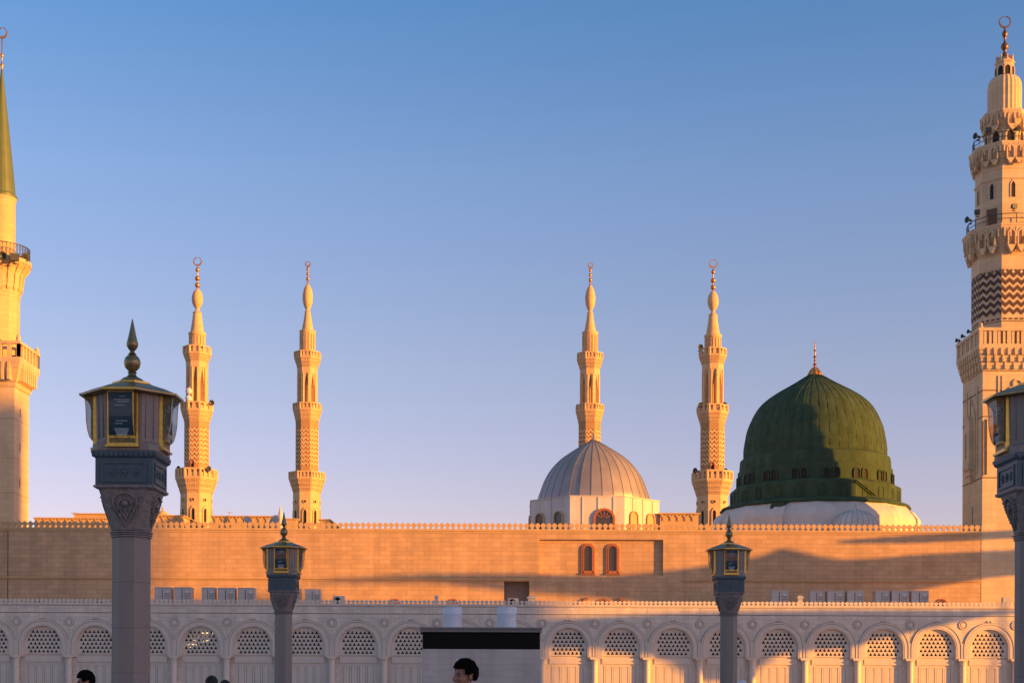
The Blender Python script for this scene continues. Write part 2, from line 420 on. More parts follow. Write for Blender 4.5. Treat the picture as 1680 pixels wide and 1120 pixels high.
for k in ks:
    cx = x_first+k*bay
    loc = (cx, 0, 0)
    if not first:
        # moulded arch band
        mb = MB()
        A = arch(0, Zi+.12, Zs, ro, 24); B = arch(0, Zi+.12, Zs, ri+.10, 24)
        mb.band(A, B, -.06, -.003)
        A = arch(0, Zi+.12, Zs, ro+.012, 24); B = arch(0, Zi+.12, Zs, ro-.10, 24); mb.band(A, B, -.10, -.061)
        A = arch(0, Zi+.12, Zs, ri+.09, 24); B = arch(0, Zi+.12, Zs, ri+.004, 24); mb.band(A, B, -.035, -.0035)
        # keystone ornament
        for q in (-.13, .13): mb.ell((q, -.05, Zs+ro+.12), (.1, .06, .075), n=10, m=6)
        first['arch_band'] = mb.build('arch_band', M_marp, arc, loc, smooth=True, auto=40)
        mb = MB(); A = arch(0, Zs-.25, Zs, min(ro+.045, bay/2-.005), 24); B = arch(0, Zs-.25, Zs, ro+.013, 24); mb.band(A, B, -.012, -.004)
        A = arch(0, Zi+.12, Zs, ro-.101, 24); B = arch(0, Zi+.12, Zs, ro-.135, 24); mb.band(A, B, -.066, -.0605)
        first['arch_edge_shade'] = mb.build('arch_edge_shade', M_edgeshade, arc, loc)  # dark outline painted as shade beside the arch moulding
        # pierced grille
        gm = MB(); s = 6.9*ul; hgt = s*.93; zb = .10
        T = Matrix.Translation((0, 0, Zg))
        W = ri+.02
        rows = 9
        y0, y1 = dep-.10, dep-.02
        for j in range(rows):
            za = zb+j*hgt; off = 0 if j % 2 == 0 else s/2
            for i in range(-8, 9):
                ax = i*s+off
                if abs(ax) > W+s: continue
                up = [(ax-s/2, za), (ax+s/2, za), (ax, za+hgt)]
                dn = [(ax+s/2, za), (ax+s, za+hgt), (ax, za+hgt)]
                if max(abs(p[0]) for p in dn) < ro and za+hgt < ro+.6: gm.add([(p[0], y0, p[1]) for p in dn], [(0, 1, 2)], T)
                if max(abs(p[0]) for p in up) < ro:
                    if clip_tri(ax, za, s):
                        c = (ax, za+hgt*.36); q = .81
                        inn = [(c[0]+(p[0]-c[0])*q, c[1]+(p[1]-c[1])*q) for p in up]
                        vs = [(p[0], y0, p[1]) for p in up]+[(p[0], y0, p[1]) for p in inn]+[(p[0], y1, p[1]) for p in inn]
                        fs = []
                        for a in range(3):
                            b = (a+1) % 3
                            fs += [(a, b, 3+b, 3+a), (3+a, 3+b, 6+b, 6+a)]
                        gm.add(vs, fs, T)
                    else:
                        gm.add([(p[0], y0, p[1]) for p in up], [(0, 1, 2)], T)
        gm.box(-ri-.03, ri+.03, y0-.03, y1, Zg-.02, Zg+zb-.002)
        first['grille'] = gm.build('grille', M_marp, arc, loc)
        # marble door screen with panels
        dm = MB(); dm.box(-ri-.02, ri+.02, dep-.02, dep+.12, 0, Zg-.022)
        dm.box(-ri+.02, ri-.02, dep-.12, dep-.021, Zi-.42, Zg-.16)
        pw = (2*ri-.5)/4
        pz = zz(1090.5, DL)
        for q in range(5):
            x = -ri+.25-.06+q*pw
            dm.box(x, x+.12, dep-.055, dep-.0205, .1, pz-.10)
        dm.box(-ri+.19, ri-.19, dep-.058, dep-.0207, pz-.099, pz)
        first['door_screen'] = dm.build('door_screen', M_marp, arc, loc)
        pm = MB()
        for q in range(4):
            x = -ri+.25+.09+q*pw
            pm.box(x, x+pw-.18, dep-.034, dep-.0203, .3, pz-.16)
        pg_ = MB()
        for q in range(4):
            x = -ri+.25+.06+q*pw
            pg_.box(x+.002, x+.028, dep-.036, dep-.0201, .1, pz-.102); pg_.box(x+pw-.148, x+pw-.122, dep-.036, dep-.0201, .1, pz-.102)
        pg_.build('panel_edge_shade', M_edgeshade, first['door_screen'])  # shade painted as dark strips between stiles and panels
        first['door_panel'] = pm.build('door_panel', M_marp, first['door_screen'])
        # column and impost on the left boundary of the bay
        cm = MB(Matrix.Translation((-bay/2, .02, 0)))
        r = 5*ul
        cm.lathe([(r*1.3, 0), (r*1.3, .2), (r*1.05, .3), (r, .4), (r, Zi-.42), (r*1.12, Zi-.40), (r*1.12, Zi-.34), (r, Zi-.32), (r*1.05, Zi-.2), (r*1.45, Zi-.06)], 20)
        first['column'] = cm.build('column', M_marp, arc, loc, smooth=True, auto=40)
        im = MB(Matrix.Translation((-bay/2, 0, 0)))
        im.box(-7.6*ul, 7.6*ul, -.10, .3, Zi-.055, Zi+.10)
        im.box(-6.8*ul, 6.8*ul, -.05, -.003, Zi+.101, zz(1052, DL))
        first['impost'] = im.build('impost', M_marp, arc, loc)
        zm = zz(1022, DL)
        rm = MB(Matrix.Translation((-bay/2, 0, zm)) @ Matrix.Rotation(PI/2, 4, 'X'))
        rm.ring(5.6*ul, 7.4*ul, .003, .07, 24)
        rm.lathe([(4.6*ul, .003), (4.2*ul, .03), (.02, .05)], 24)
        first['medallion'] = rm.build('medallion', M_marp, arc, loc)
        rm = MB(Matrix.Translation((-bay/2, 0, zm)) @ Matrix.Rotation(PI/2, 4, 'X')); rm.ring(7.45*ul, 8.0*ul, .004, .012, 24); rm.ring(4.9*ul, 5.55*ul, .031, .036, 24); g_ = rm.build('medallion_edge_shade', M_edgeshade, first['medallion'])  # dark rings painted as shade around the medallion relief
        jm = MB(); jm.box(-bay/2-.012, -bay/2+.012, -.01, -.003, zz(1051, DL), zm-.4); jm.box(-bay/2-.012, -bay/2+.012, -.01, -.003, zm+.4, ZP-.1)
        first['wall_joint'] = jm.build('wall_joint', M_ac, arc, loc)
    else:
        for nm, o in first.items():
            if nm == 'door_panel': continue
            c = o.copy(); COL.objects.link(c); c.parent = arc; c.location = loc
            for gch in kids(o):
                d = gch.copy(); COL.objects.link(d); d.parent = c

# chandelier glittering behind the grille of the fourth full arch
M_glow = bpy.data.materials.new('warm_lamp_beads'); M_glow.use_nodes = True
pb = M_glow.node_tree.nodes['Principled BSDF']; pb.inputs['Base Color'].default_value = (.8, .6, .3, 1)
pb.inputs['Emission Color'].default_value = (1, .72, .36, 1); pb.inputs['Emission Strength'].default_value = .7
cX = x_first+3*bay
ch = empty('chandelier', (cX, DL+.55, Zs), 'glittering gold chandelier behind the grille of the arch left of the small lamp post', 'chandelier')
m = MB(); rc_ = random.Random(5)
for i in range(46):
    a = rc_.random(); x = -1.15+1.9*a+rc_.uniform(-.15, .15); z = .15+.85*a*.9+rc_.uniform(-.35, .35)
    if x*x+z*z > 1.9 or z > 1.2: continue
    m.ell((x, rc_.uniform(-.08, .08), z), (.05, .05, .05), n=8, m=5)
m.build('lamp_bead', M_glow, ch)
m = MB()
for q in (.3, .6, .9): m.ring(q*.9, q*.9+.03, .45+.3*q, .48+.3*q, 20, T=Matrix.Diagonal((1, .3, 1, 1)))
m.tube([(0, 0, .5), (0, 0, 1.35)], .03, 6); m.build('chandelier_frame', M_brass, ch)
# ------------------------------------------------------------------ roof units between the two walls
def ac_unit(w_, hgt):
    m = MB(); m.box(-w_/2, w_/2, -.45, .45, .12, hgt-.06)
    m.box(-w_/2-.03, w_/2+.03, -.48, .48, hgt-.059, hgt)
    for q in (-.35, .35): m.box(q*w_-.06, q*w_+.06, -.4, .4, 0, .119)
    root = None
    c = m
    return c
DA = 116.0
ac_specs = [(269.5, 27, 963), (302, 28, 963), (343.5, 21, 963.5), (373, 28, 964), (405.5, 27, 964), (487, 13, 965), (514.5, 25, 966),
            (1278, 27, 968), (1338.5, 22, 969), (1369, 27, 969), (1401.5, 27, 969), (1445.5, 23, 969), (1474, 27, 969), (1507, 28, 969)]
ordw = ['first', 'second', 'third', 'fourth', 'fifth', 'sixth', 'seventh']
ua = u(DA)
def make_ac(px, wpx, ytop, label, group):
    X = at(px, ytop, DA)[0]; Zt = zz(yc(px, ytop), DA); Zb = ZP+.002
    w_ = wpx*ua; hgt = Zt-Zb
    r = empty('air_conditioner', (X, DA, Zb), label, 'air conditioner', group)
    m = MB(); m.box(-w_/2, w_/2, -.45, .45, .12, hgt-.07)
    m.box(-w_/2, -w_/2+.05, -.475, -.451, .13, hgt-.08); m.box(w_/2-.05, w_/2, -.475, -.451, .13, hgt-.08)
    for q in (-.33, .33): m.box(q*w_-.06, q*w_+.06, -.4, .4, 0, .119)
    m.build('casing', M_ac, r)
    m = MB()
    m.lathe([(0.02, 0), (.02, .01)], 4)
    P = [(-w_/2-.03, hgt-.069), (w_/2+.03, hgt-.069), (w_/2+.03, hgt-.03), (w_/2-.05, hgt), (-w_/2+.05, hgt), (-w_/2-.03, hgt-.03)]
    m = MB(); m.prism(P, -.49, .49); m.build('lid', M_ac, r)
    m = MB()
    m.box(-w_*.06, -w_*.02, -.46, -.4505, .2, hgt-.15)
    for q in range(7): m.box(w_*.08, w_*.42, -.465, -.4507, .3+q*.13, .33+q*.13)
    m.build('louvre', M_acd, r)
    m = MB(); m.box(w_*.2, w_*.38, -.47, -.4509, hgt*.72, hgt*.8); m.build('rating_plate', M_cloth_w, r)
    return r
LL = ['leftmost grey rooftop unit, just right of the big front lamp post', 'second grey rooftop unit from the big front lamp post',
      'narrow third grey rooftop unit on the arcade roof, left group', 'fourth grey rooftop unit, middle of the left group',
      'grey rooftop unit left of the small lamp post, across a dark gap', 'narrow grey rooftop unit half hidden behind the small left lamp head',
      'grey rooftop unit just right of the small left lamp head']
RR = ['lone grey rooftop unit nearest the small right lamp head', 'narrow grey rooftop unit right of the short white vent stub', 'grey rooftop unit close beside the narrow one, third in the right group',
      'grey rooftop unit fourth in the right group, left of the wide gap', 'narrow grey rooftop unit right of the wide gap', 'grey rooftop unit second from the right end',
      'rightmost grey rooftop unit, where the sunlit wall begins']
for i, (a, b, c) in enumerate(ac_specs):
    if i < 7: make_ac(a, b, c, LL[i], 'rooftop units on the left of the arcade roof')
    else: make_ac(a, b, c, RR[i-7], 'rooftop units on the right of the arcade roof')
def fan_box(px, py, wpx, D, label):
    X = at(px, py, D)[0]; Zt = zz(yc(px, py), D); hgt = Zt-ZP-.002; w_ = wpx*u(D)
    r = empty('exhaust_fan_box', (X, D, ZP+.002), label, 'exhaust fan', None)
    m = MB(); m.box(-w_/2, w_/2, -.3, .3, 0, hgt); m.build('casing', M_marp, r)
    m = MB(Matrix.Translation((-w_*.08, -.3, hgt*.55)) @ Matrix.Rotation(PI/2, 4, 'X')); m.ring(w_*.27, w_*.33, .002, .05, 20)
    m.build('fan_guard', M_ac, r)
    m = MB(Matrix.Translation((-w_*.08, -.3, hgt*.55)) @ Matrix.Rotation(PI/2, 4, 'X')); m.lathe([(w_*.268, .0015), (w_*.268, .012)], 20)
    m.build('fan_opening', M_black, r)
fan_box(556, 977, 19, 113.5, 'small pale box with a dark round fan on the arcade roof')
fan_box(842, 981, 18, 113.5, 'cream fan box peeping over the arcade parapet above the right kiosk duct')
def vent(px, py, wpx, D, label, name='roof_vent', mt=None):
    X = at(px, py, D)[0]; Zt = zz(yc(px, py), D); hgt = Zt-ZP-.002; w_ = wpx*u(D)
    r = empty(name, (X, D, ZP+.002), label, 'vent')
    m = MB(); m.box(-w_*.36, w_*.36, -w_*.36, w_*.36, 0, hgt*.75); m.build('shaft', mt or M_marp, r)
    m = MB(); m.lathe([(w_*.5, hgt*.75+.002), (w_*.5, hgt*.88), (w_*.2, hgt)], 4, flat=True); m.build('cap', mt or M_marp, r)
vent(872, 977, 15, 113.2, 'sunlit square stone pier with a flared cap on the parapet beside the dark wall opening', 'roof_pier')
vent(1312.5, 976, 10, 113.5, 'short white vent stub between two grey rooftop units')
vent(716, 976, 7, 113.5, 'slim white vent cap on the arcade roof left of the kiosk ducts')
X, Z = at(1651, 979, 113.5)
r = empty('floodlight', (X, 113.5, ZP+.002), 'small grey floodlight on the arcade roof at the far right', 'floodlight')
m = MB(); m.tube([(0, 0, 0), (0, 0, Z-ZP-.3)], .03); m.build('stand', M_ac, r)
m = MB(); m.box(-.28, .3, -.15, .15, Z-ZP-.42, Z-ZP-.05); m.box(-.33, -.281, -.19, .19, Z-ZP-.46, Z-ZP-.01); m.build('lamp_head', M_ac, r)

# ================================================================== roofscape behind the parapet
def roof_block(name, px0, px1, ptop, D, label, frieze=False, mt=M_stone, dpt=10, steps=()):
    X0, X1 = at(px0, ptop, D)[0], at(px1, ptop, D)[0]; Zt = zz(yc((px0+px1)/2, ptop), D)
    r = empty(name, ((X0+X1)/2, D, 0), label, 'building')
    w2 = (X1-X0)/2
    m = MB(); m.box(-w2, w2, 0, dpt, 13.0, Zt-.12); m.build('wall', mt, r)
    m = MB(); m.box(-w2-.15, w2+.15, -.15, dpt+.15, Zt-.118, Zt); m.build('roof', mt, r)
    if frieze:
        m = MB(); st = 12*u(D); n = int(2*w2/st)
        for i in range(n):
            x = -w2+st*(i+.5)
            T = Matrix.Translation((x, -.08, Zt-.72))
            m.prism([(-.08, 0), (.08, 0), (.08, .28), (.3, .52), (.2, .56), (0, .42), (-.2, .56), (-.3, .52), (-.08, .28)], 0, .077, T)
        m.build('frieze', mt, r)
    return r
roof_block('roof_building', 57, 182, 848.5, 150, 'low sandy roof block behind the parapet beside the left minaret', True)
roof_block('roof_penthouse', 122, 186, 841.5, 158, 'flat topped sandy penthouse above the low roof block at the far left', False)
roof_block('roof_building', 250, 300, 844.5, 150, 'sandy roof block between the big front lamp and the nearest slender minaret', True)
roof_block('roof_building', 348, 452, 845.5, 152, 'long sandy roof block with clutter between the two left slender minarets', True)
roof_block('roof_hut', 470, 486, 850, 150, 'tiny sandy roof hut left of the second slender minaret')
roof_block('roof_hut', 524, 540, 851, 150, 'tiny sandy roof hut right of the second slender minaret')
roof_block('roof_building', 1083, 1146, 841, 127, 'sunlit roof block with a carved frieze between silver dome and slender minaret', True, dpt=4)
# clutter on the roofs
def pole_thing(px, y0, y1, D, label, name='roof_antenna'):
    X = at(px, y0, D)[0]; Zt, Zb = zz(yc(px, y0), D), zz(yc(px, y1), D)
    m = MB(); m.tube([(0, 0, 0), (0, 0, Zt-Zb)], .035, 6); m.tube([(-.35, 0, (Zt-Zb)*.8), (.35, 0, (Zt-Zb)*.8)], .02, 5); m.tube([(-.22, 0, (Zt-Zb)*.6), (.22, 0, (Zt-Zb)*.6)], .02, 5)
    tag(m.build(name, M_ac, loc=(X, D, Zb)), label, 'antenna')
pole_thing(377, 838, 846, 153, 'thin aerial on the roof midway between the two left slender minarets')
pole_thing(121, 838, 849, 151, 'thin aerial at the left edge of the far penthouse')
X, Z = at(265, 845, 151)
m = MB(); m.lathe([(1.1, 0), (1.1, .12), (.5, .2), (.45, .45), (.12, .55), (.1, .9), (.03, 1.0)], 16)
tag(m.build('roof_cupola', M_stone, loc=(X, 151.5, Z)), 'small sandy roof cupola with a knob just right of the big front lamp', 'cupola')
X, Z = at(406, 852, 148)
def dish(px, py, D, r, label, dirv):
    X, Z = at(px, py, D)
    t = empty('satellite_dish', (X, D, 14), label, 'satellite dish')
    q = Vector(dirv).to_track_quat('Z', 'Y').to_matrix().to_4x4()
    m = MB(Matrix.Translation((0, 0, Z-14)) @ q); m.lathe([(.05, -.12), (r*.6, -.05), (r, .1), (r*.97, .12), (r*.58, -.02), (.05, -.08)], 18, caps=False)
    m.build('reflector', M_ac, t)
    m = MB(); m.tube([(0, .1, 0), (0, .1, Z-14)], .06, 6); m.tube([(0, 0, Z-14), tuple(Vector((0, 0, Z-14))+Vector(dirv).normalized()*r*.8)], .025, 5); m.build('mast', M_ac, t)
dish(406, 853, 147, .45, 'grey satellite dish on the roof, nearer the first slender minaret', (.5, -.8, .5))
dish(450, 853, 147, .6, 'larger grey satellite dish on the roof left of the small lamp spike', (-.6, -.7, .5))
X, Z = at(460, 830, 149)
m = MB(); m.lathe([(.25, 0), (.34, 1.2), (.2, 1.6), (.3, 2.0), (.16, 2.5), (.05, 3.1)], 10); m.lathe([(.2, 0), (.14, 1.5), (.05, 1.8)], 8, T=Matrix.Translation((-.5, .2, 0)))
tag(m.build('stone_pinnacle', M_white, loc=(X, 149, Z-3.1)), 'pale stubby stone pinnacle beside the small lamp spike', 'pinnacle')

# ================================================================== minarets
def shafts(m, spec, n, U, Z, flat=True):
    m.lathe([(r*U, Z(y)) for r, y in spec], n, flat)
def crescent(m, z, R_, t, T=None):
    """ring open at the top, thick at the bottom"""
    A = []; B = []
    for i in range(25):
        a = PI/2+R(9)+(2*PI-R(18))*i/24
        th = t*(.42+.58*(1-math.sin(a))/2)
        A.append((R_*math.cos(a), z+R_*math.sin(a))); B.append(((R_-th)*math.cos(a), z+(R_-th)*math.sin(a)-0))
    m.band(A, B, -t*.35, t*.35, T)
def balcony(m, n, r, z0, z1, cells, t=.22, gap=.5, lat=True):
    """hollow parapet with rails, posts and thin pierced panels"""
    h = z1-z0
    m.ring(r-t, r, z0, z0+h*.2, n, True); m.ring(r-t, r+.03, z1-h*.16, z1, n, True)
    wf = 2*r*math.tan(PI/n)
    for k in range(n):
        T = fT(k, n, r)
        for c in range(cells+1):
            x = -wf/2+wf*c/cells
            if c in (0, cells): x *= .955
            pw = wf/cells*(1-gap)/2 if c not in (0, cells) else wf/cells*(1-gap)/2*.8
            m.box(x-pw, x+pw, .02, t-.03, z0+h*.2, z1-h*.16, T)
        m.box(-wf*.47, wf*.47, t*.55, t*.7, z0+h*.2, z0+h*.62, T)
def corbel(m, n, rows, U=1, teeth=7, gap=.45):
    """rows of (r_top, z_top, r_bottom, z_bottom): stepped flare with teeth"""
    for j, (r1, z1, r0, z0) in enumerate(rows):
        hh = z1-z0
        m.lathe([(r0, z0), (r0+(r1-r0)*.35, z0+hh*.5), (r1*.985, z1-hh*.22), (r1, z1-hh*.2), (r1, z1)], n, True)
        wf = 2*r0*math.tan(PI/n)
        for k in range(n):
            T = fT(k, n, r0)
            st = wf/teeth; dpt = (r1-r0)+.02
            for c in range(teeth):
                x = -wf/2+st*(c+.5)
                m.prism([(-st*(1-gap)/2, 0), (st*(1-gap)/2, 0), (st*(1-gap)/2, hh*.76), (-st*(1-gap)/2, hh*.76)], 0, .01, T @ Matrix.Translation((x, -.05, z0)))
                vs = [(x-st*(1-gap)/2, -.02, z0+.0), (x+st*(1-gap)/2, -.02, z0), (x+st*(1-gap)/2, -dpt, z0+hh*.78), (x-st*(1-gap)/2, -dpt, z0+hh*.78),
                      (x-st*(1-gap)/2, .02, z0+.0), (x+st*(1-gap)/2, .02, z0), (x+st*(1-gap)/2, .02, z0+hh*.78), (x-st*(1-gap)/2, .02, z0+hh*.78)]
                m.add(vs, [(0, 1, 2, 3), (4, 7, 6, 5), (0, 3, 7, 4), (1, 5, 6, 2), (3, 2, 6, 7), (0, 4, 5, 1)], T)
def zigzag(m, n, r, z0, z1, rows, waves, th, proud, faces=None, duty=.5):
    wf = 2*r*math.tan(PI/n)
    for k in (faces if faces is not None else range(n)):
        T = fT(k, n, r)
        hrow = (z1-z0)/rows
        for j in range(rows):
            zc = z0+hrow*(j+.35); amp = hrow*th
            A = []; B = []
            for i in range(waves*2+1):
                x = -wf/2+wf*i/(waves*2)
                z = zc+(amp if i % 2 == (k % 2) else 0)
                A.append((x, z+hrow*duty*.5)); B.append((x, z-hrow*duty*.5))
            m.band(A, B, -proud, -.004, T)
def win(k, n, r, x, zb, zt, w_, root, fm, pm, pointed=.5, t=.12, name='window', dpt=.14, sub=True):
    T = fT(k, n, r)
    rr = w_/2
    zs = zt-rr*(1+pointed*.55)
    m = MB(); A = arch(x, zb, zs, rr+t, 10, pointed); B = arch(x, zb, zs, rr, 10, pointed)
    m.band(A, B, -dpt, -.003, T)
    f = m.build(name, fm, root)
    m = MB(); m.prism(arch(x, zb, zs, rr, 10, pointed), -.02, -.004, T); p = m.build('pane', pm, f)
    return f
def roundwin(k, n, r, z, rad, root, fm, pm):
    T = fT(k, n, r) @ Matrix.Translation((0, 0, z)) @ Matrix.Rotation(PI/2, 4, 'X')
    m = MB(); m.ring(rad, rad*1.4, .003, .15, 16, T=T); f = m.build('round_window', fm, root)
    m = MB(); m.lathe([(rad, .003), (rad, .02)], 16, T=T); m.build('pane', pm, f)
def slender(px, D, kind, label, group):
    """the four slender sandstone minarets; 'near' has an open ring crescent and thicker shape"""
    U = u(D); X = at(px, 800, D)[0]
    Z = lambda y: zz(y, D)
    root = empty('minaret', (X, D, 0), label, 'minaret', group)
    if kind == 'near':
        P = dict(cres=431.2, cr=7.3, beads=[(445, 3.6), (459, 4.6), (470, 4.6)], btop=476, bmid=491, bbot=508, br=9.2, neck=511, ctop=515.5, ct=6.8, cb=547, cw=11,
                 ring=(548, 554, 14.5), drum=(554, 573, 13), b1=(572, 585.5, 21.3), c1=(585.5, 597, 16.8), col=(597, 664, 16.3), b2=(664.5, 678, 24.3), c2=(678, 695, 19),
                 sh=(695, 773, 18.6), zg=(706, 766), b3=(773, 790.5, 32), c3=(790.5, 812, 24.6), lo=24.2, rw=824, ws=(838, 860), cells=3, rows=8)
    else:
        P = dict(cres=434.6, cr=4.8, beads=[(443, 2.6), (451, 2.8), (459, 3.2)], btop=468, bmid=487, bbot=509, br=8.4, neck=511, ctop=513, ct=4.6, cb=543, cw=9.3,
                 ring=(544, 549, 13.6), drum=(549, 580, 12.6), b1=(580, 591, 20.8), c1=(591, 606, 15.8), col=(606, 664, 15.4), b2=(664.5, 676, 22.4), c2=(676, 693, 18),
                 sh=(693, 777, 17.6), zg=(706, 768), b3=(777, 789.5, 28.4), c3=(789.5, 809, 21.8), lo=21.4, rw=826, ws=(840, 860), cells=5, rows=9)
    n = 8
    m = MB(); shafts(m, [(P['lo'], 1112), (P['lo'], P['c3'][1])], n, U, Z); m.build('lower_shaft', M_min, root)
    def cor(c, rb, nm, T):
        y0, y1, rlow = c
        m = MB(); rt = rb*.97
        a = Z(y1); b = Z(y0); h = (b-a)/3
        rs = [rlow*U, rlow*U+(rt-rlow)*U*.3, rlow*U+(rt-rlow)*U*.68, rt*U]
        corbel(m, n, [(rs[1], a+h, rs[0], a), (rs[2], a+2*h, rs[1], a+h), (rs[3], b, rs[2], a+2*h)], teeth=T)
        m.build('corbel', M_min, root)
    cor(P['c3'], P['b3'][2], 'corbel', 8)
    m = MB(); balcony(m, n, P['b3'][2]*U, Z(P['b3'][1]), Z(P['b3'][0]), 3 if kind == 'near' else 4, .35); m.build('balcony', M_min, root)
    m = MB(); shafts(m, [(P['sh'][2], P['sh'][1]+16), (P['sh'][2], P['zg'][1]), (P['sh'][2]-.7, P['zg'][1]), (P['sh'][2]-.7, P['zg'][0]), (P['sh'][2], P['zg'][0]), (P['sh'][2]+.3, P['sh'][0])], n, U, Z)
    mid = m.build('middle_shaft', M_minz, root)
    m = MB(); zigzag(m, n, (P['sh'][2]-.7)*U, Z(P['zg'][1]), Z(P['zg'][0]), P['rows'], 2, .45, .10, duty=.46)
    m.build('zigzag_inlay', M_min, mid)
    cor(P['c2'], P['b2'][2], 'corbel', 7)
    m = MB(); balcony(m, n, P['b2'][2]*U, Z(P['b2'][1]), Z(P['b2'][0]), 2 if kind == 'near' else 3, .3); m.build('balcony', M_min, root)
    # colonnade storey
    m = MB(); rc = P['col'][2]*U
    yb, yt = P['col'][1]+12, P['col'][0]
    zt, zs2, zb2 = Z(yt), Z(yt+10), Z(yb)
    m.lathe([(rc, zs2), (rc*1.03, zs2+(zt-zs2)*.3), (rc*1.03, zt)], n, True)
    wf = 2*rc*math.tan(PI/n)
    for k in range(n):
        T = Matrix.Rotation(2*PI*(k+.5)/n, 4, 'Z') @ Matrix.Translation((0, -rc/math.cos(PI/n)+.34, 0))
        m.box(-wf*.19, wf*.19, -.33, .4, zb2, zs2-.002, T)
        T = fT(k, n, rc)
        for sg in (-1, 1):
            Q = [(sg*wf*.33, zs2-3.0), (sg*wf*.18, zs2-1.5), (sg*.02, zs2-.003), (sg*wf*.46, zs2-.003), (sg*wf*.46, zs2-3.0)]
            if sg < 0: Q = Q[::-1]
            m.prism(Q, .08, .5, T)
    m.lathe([(rc*.2, zb2), (rc*.2, zs2)], 8)
    m.build('colonnade', M_min, root)
    cor(P['c1'], P['b1'][2], 'corbel', 6)
    m = MB(); balcony(m, n, P['b1'][2]*U, Z(P['b1'][1]), Z(P['b1'][0]), 2 if kind == 'near' else 3, .3); m.build('balcony', M_min, root)
    m = MB(); r = P['drum'][2]*U
    m.lathe([(r*.93, Z(P['drum'][1]+10)), (r*.93, Z(P['drum'][0]+1)), (r, Z(P['drum'][0]))], 16)
    for k in range(16): m.box(-.13, .13, -.1, .1, Z(P['drum'][1]+10), Z(P['drum'][0]+1)-.01, fT(k, 16, r*.95))
    m.build('fluted_drum', M_min, root)
    m = MB(); a, b, rr = P['ring']
    m.lathe([(P['drum'][2]*U, Z(b)), (rr*.93*U, Z(b-1)), (rr*U, Z(b-2.5)), (rr*U, Z(a+1)), (rr*.9*U, Z(a)), (P['cw']*U, Z(P['cb'])), (P['cw']*.97*U, Z(P['cb']-3)),
                         ((P['ct']*.62+P['cw']*.38)*U, Z((P['cb']*.45+P['ctop']*.55))), (P['ct']*U, Z(P['ctop']+1)), (P['ct']*1.12*U, Z(P['ctop'])), (P['ct']*.9*U, Z(P['ctop']-1)), (3.3*U, Z(P['neck']))], 16)
    m.build('spire', M_min, root, smooth=True, auto=35)
    m = MB()
    pr = [(3.3*U, Z(P['neck'])+.002)]
    L_ = P['bbot']-P['btop']
    for i in range(13):
        t = i/12
        y = P['bbot']-L_*t
        k = math.sin(PI*(t**.92))**.8 if 0 < t < 1 else 0
        pr.append(((3.2+(P['br']-3.2)*k)*U if t < .9 else (2.2+(P['br']-2.2)*k)*U, Z(y)))
    m.lathe(pr, 16); m.build('bulb', M_min, root, smooth=True, auto=50)
    m = MB(); yb = P['btop']+1
    pr = [(2.2*U, Z(yb))]
    for y, r in reversed(P['beads']):
        pr += [(1.1*U, Z(y+r*.95)), (r*.75*U, Z(y+r*.6)), (r*U, Z(y)), (r*.75*U, Z(y-r*.6)), (1.1*U, Z(y-r*.95))]
    pr += [(.9*U, Z(P['cres']+P['cr']))]
    m.lathe(pr, 12); fin = m.build('finial', M_gold, root, smooth=True, auto=50)
    m = MB(); crescent(m, Z(P['cres']), P['cr']*U, 2.4*U); m.build('crescent', M_gold, fin)
    for k in (-2, -1, 0, 1, 2):
        roundwin(k % 8, 8, P['lo']*U, Z(P['rw']), 2.1*U, root, M_min, M_dark)
        win(k % 8, 8, P['lo']*U, 0, Z(P['ws'][1]+3), Z(P['ws'][0]), 5.2*U, root, M_min, M_dark, .7, .18)
        if kind == 'near' and k in (0,):
            win(k % 8, 8, (P['sh'][2])*U, -2.5*U if px < 800 else 2*U, Z(773), Z(760), 5*U, root, M_terra, M_dark, 0.1, .1, 'balcony_door', dpt=.2)
    return root
DA_, DB_ = 200.0, 235.0
GM = 'slender sandstone minarets of the mosque'
m1 = slender(322.5, DA_, 'near', 'slender orange minaret with white antenna drums on its shaft, left of the picture centre', GM)
X, _ = at(1168.5, 800, DA_)
m4 = dup(m1, (X, DA_, 0), 'slender orange minaret standing between the silver dome and the green dome')
m2 = slender(503.5, DB_, 'far', 'thinner far minaret with a plain closed crescent, right of the small left lamp', GM)
X, _ = at(967, 800, DB_)
m3 = dup(m2, (X, DB_, 0), 'thinner far minaret rising straight out from behind the silver dome')
# antenna drums on the first slender minaret
for i, (px, py) in enumerate(((309.5, 641), (309, 653))):
    X, Z = at(px, py, DA_-2)
    r = empty('antenna', (X, DA_-1.8, Z-.5), ['upper of two white antenna drums on the slender minaret left of centre', 'lower of two white antenna drums on the slender minaret left of centre'][i], 'antenna', 'white antenna drums on a minaret')
    m = MB(Matrix.Translation((0, 0, .5)) @ Matrix.Rotation(PI/2, 4, 'X')); m.lathe([(.42, -.2), (.45, .2), (.35, .33), (.05, .4)], 18); m.build('drum', M_cloth_w, r, smooth=True, auto=40)
    m = MB(); m.tube([(0, .2, -.2), (0, .2, 1.2)], .05, 6); m.build('bracket', M_ac, r)

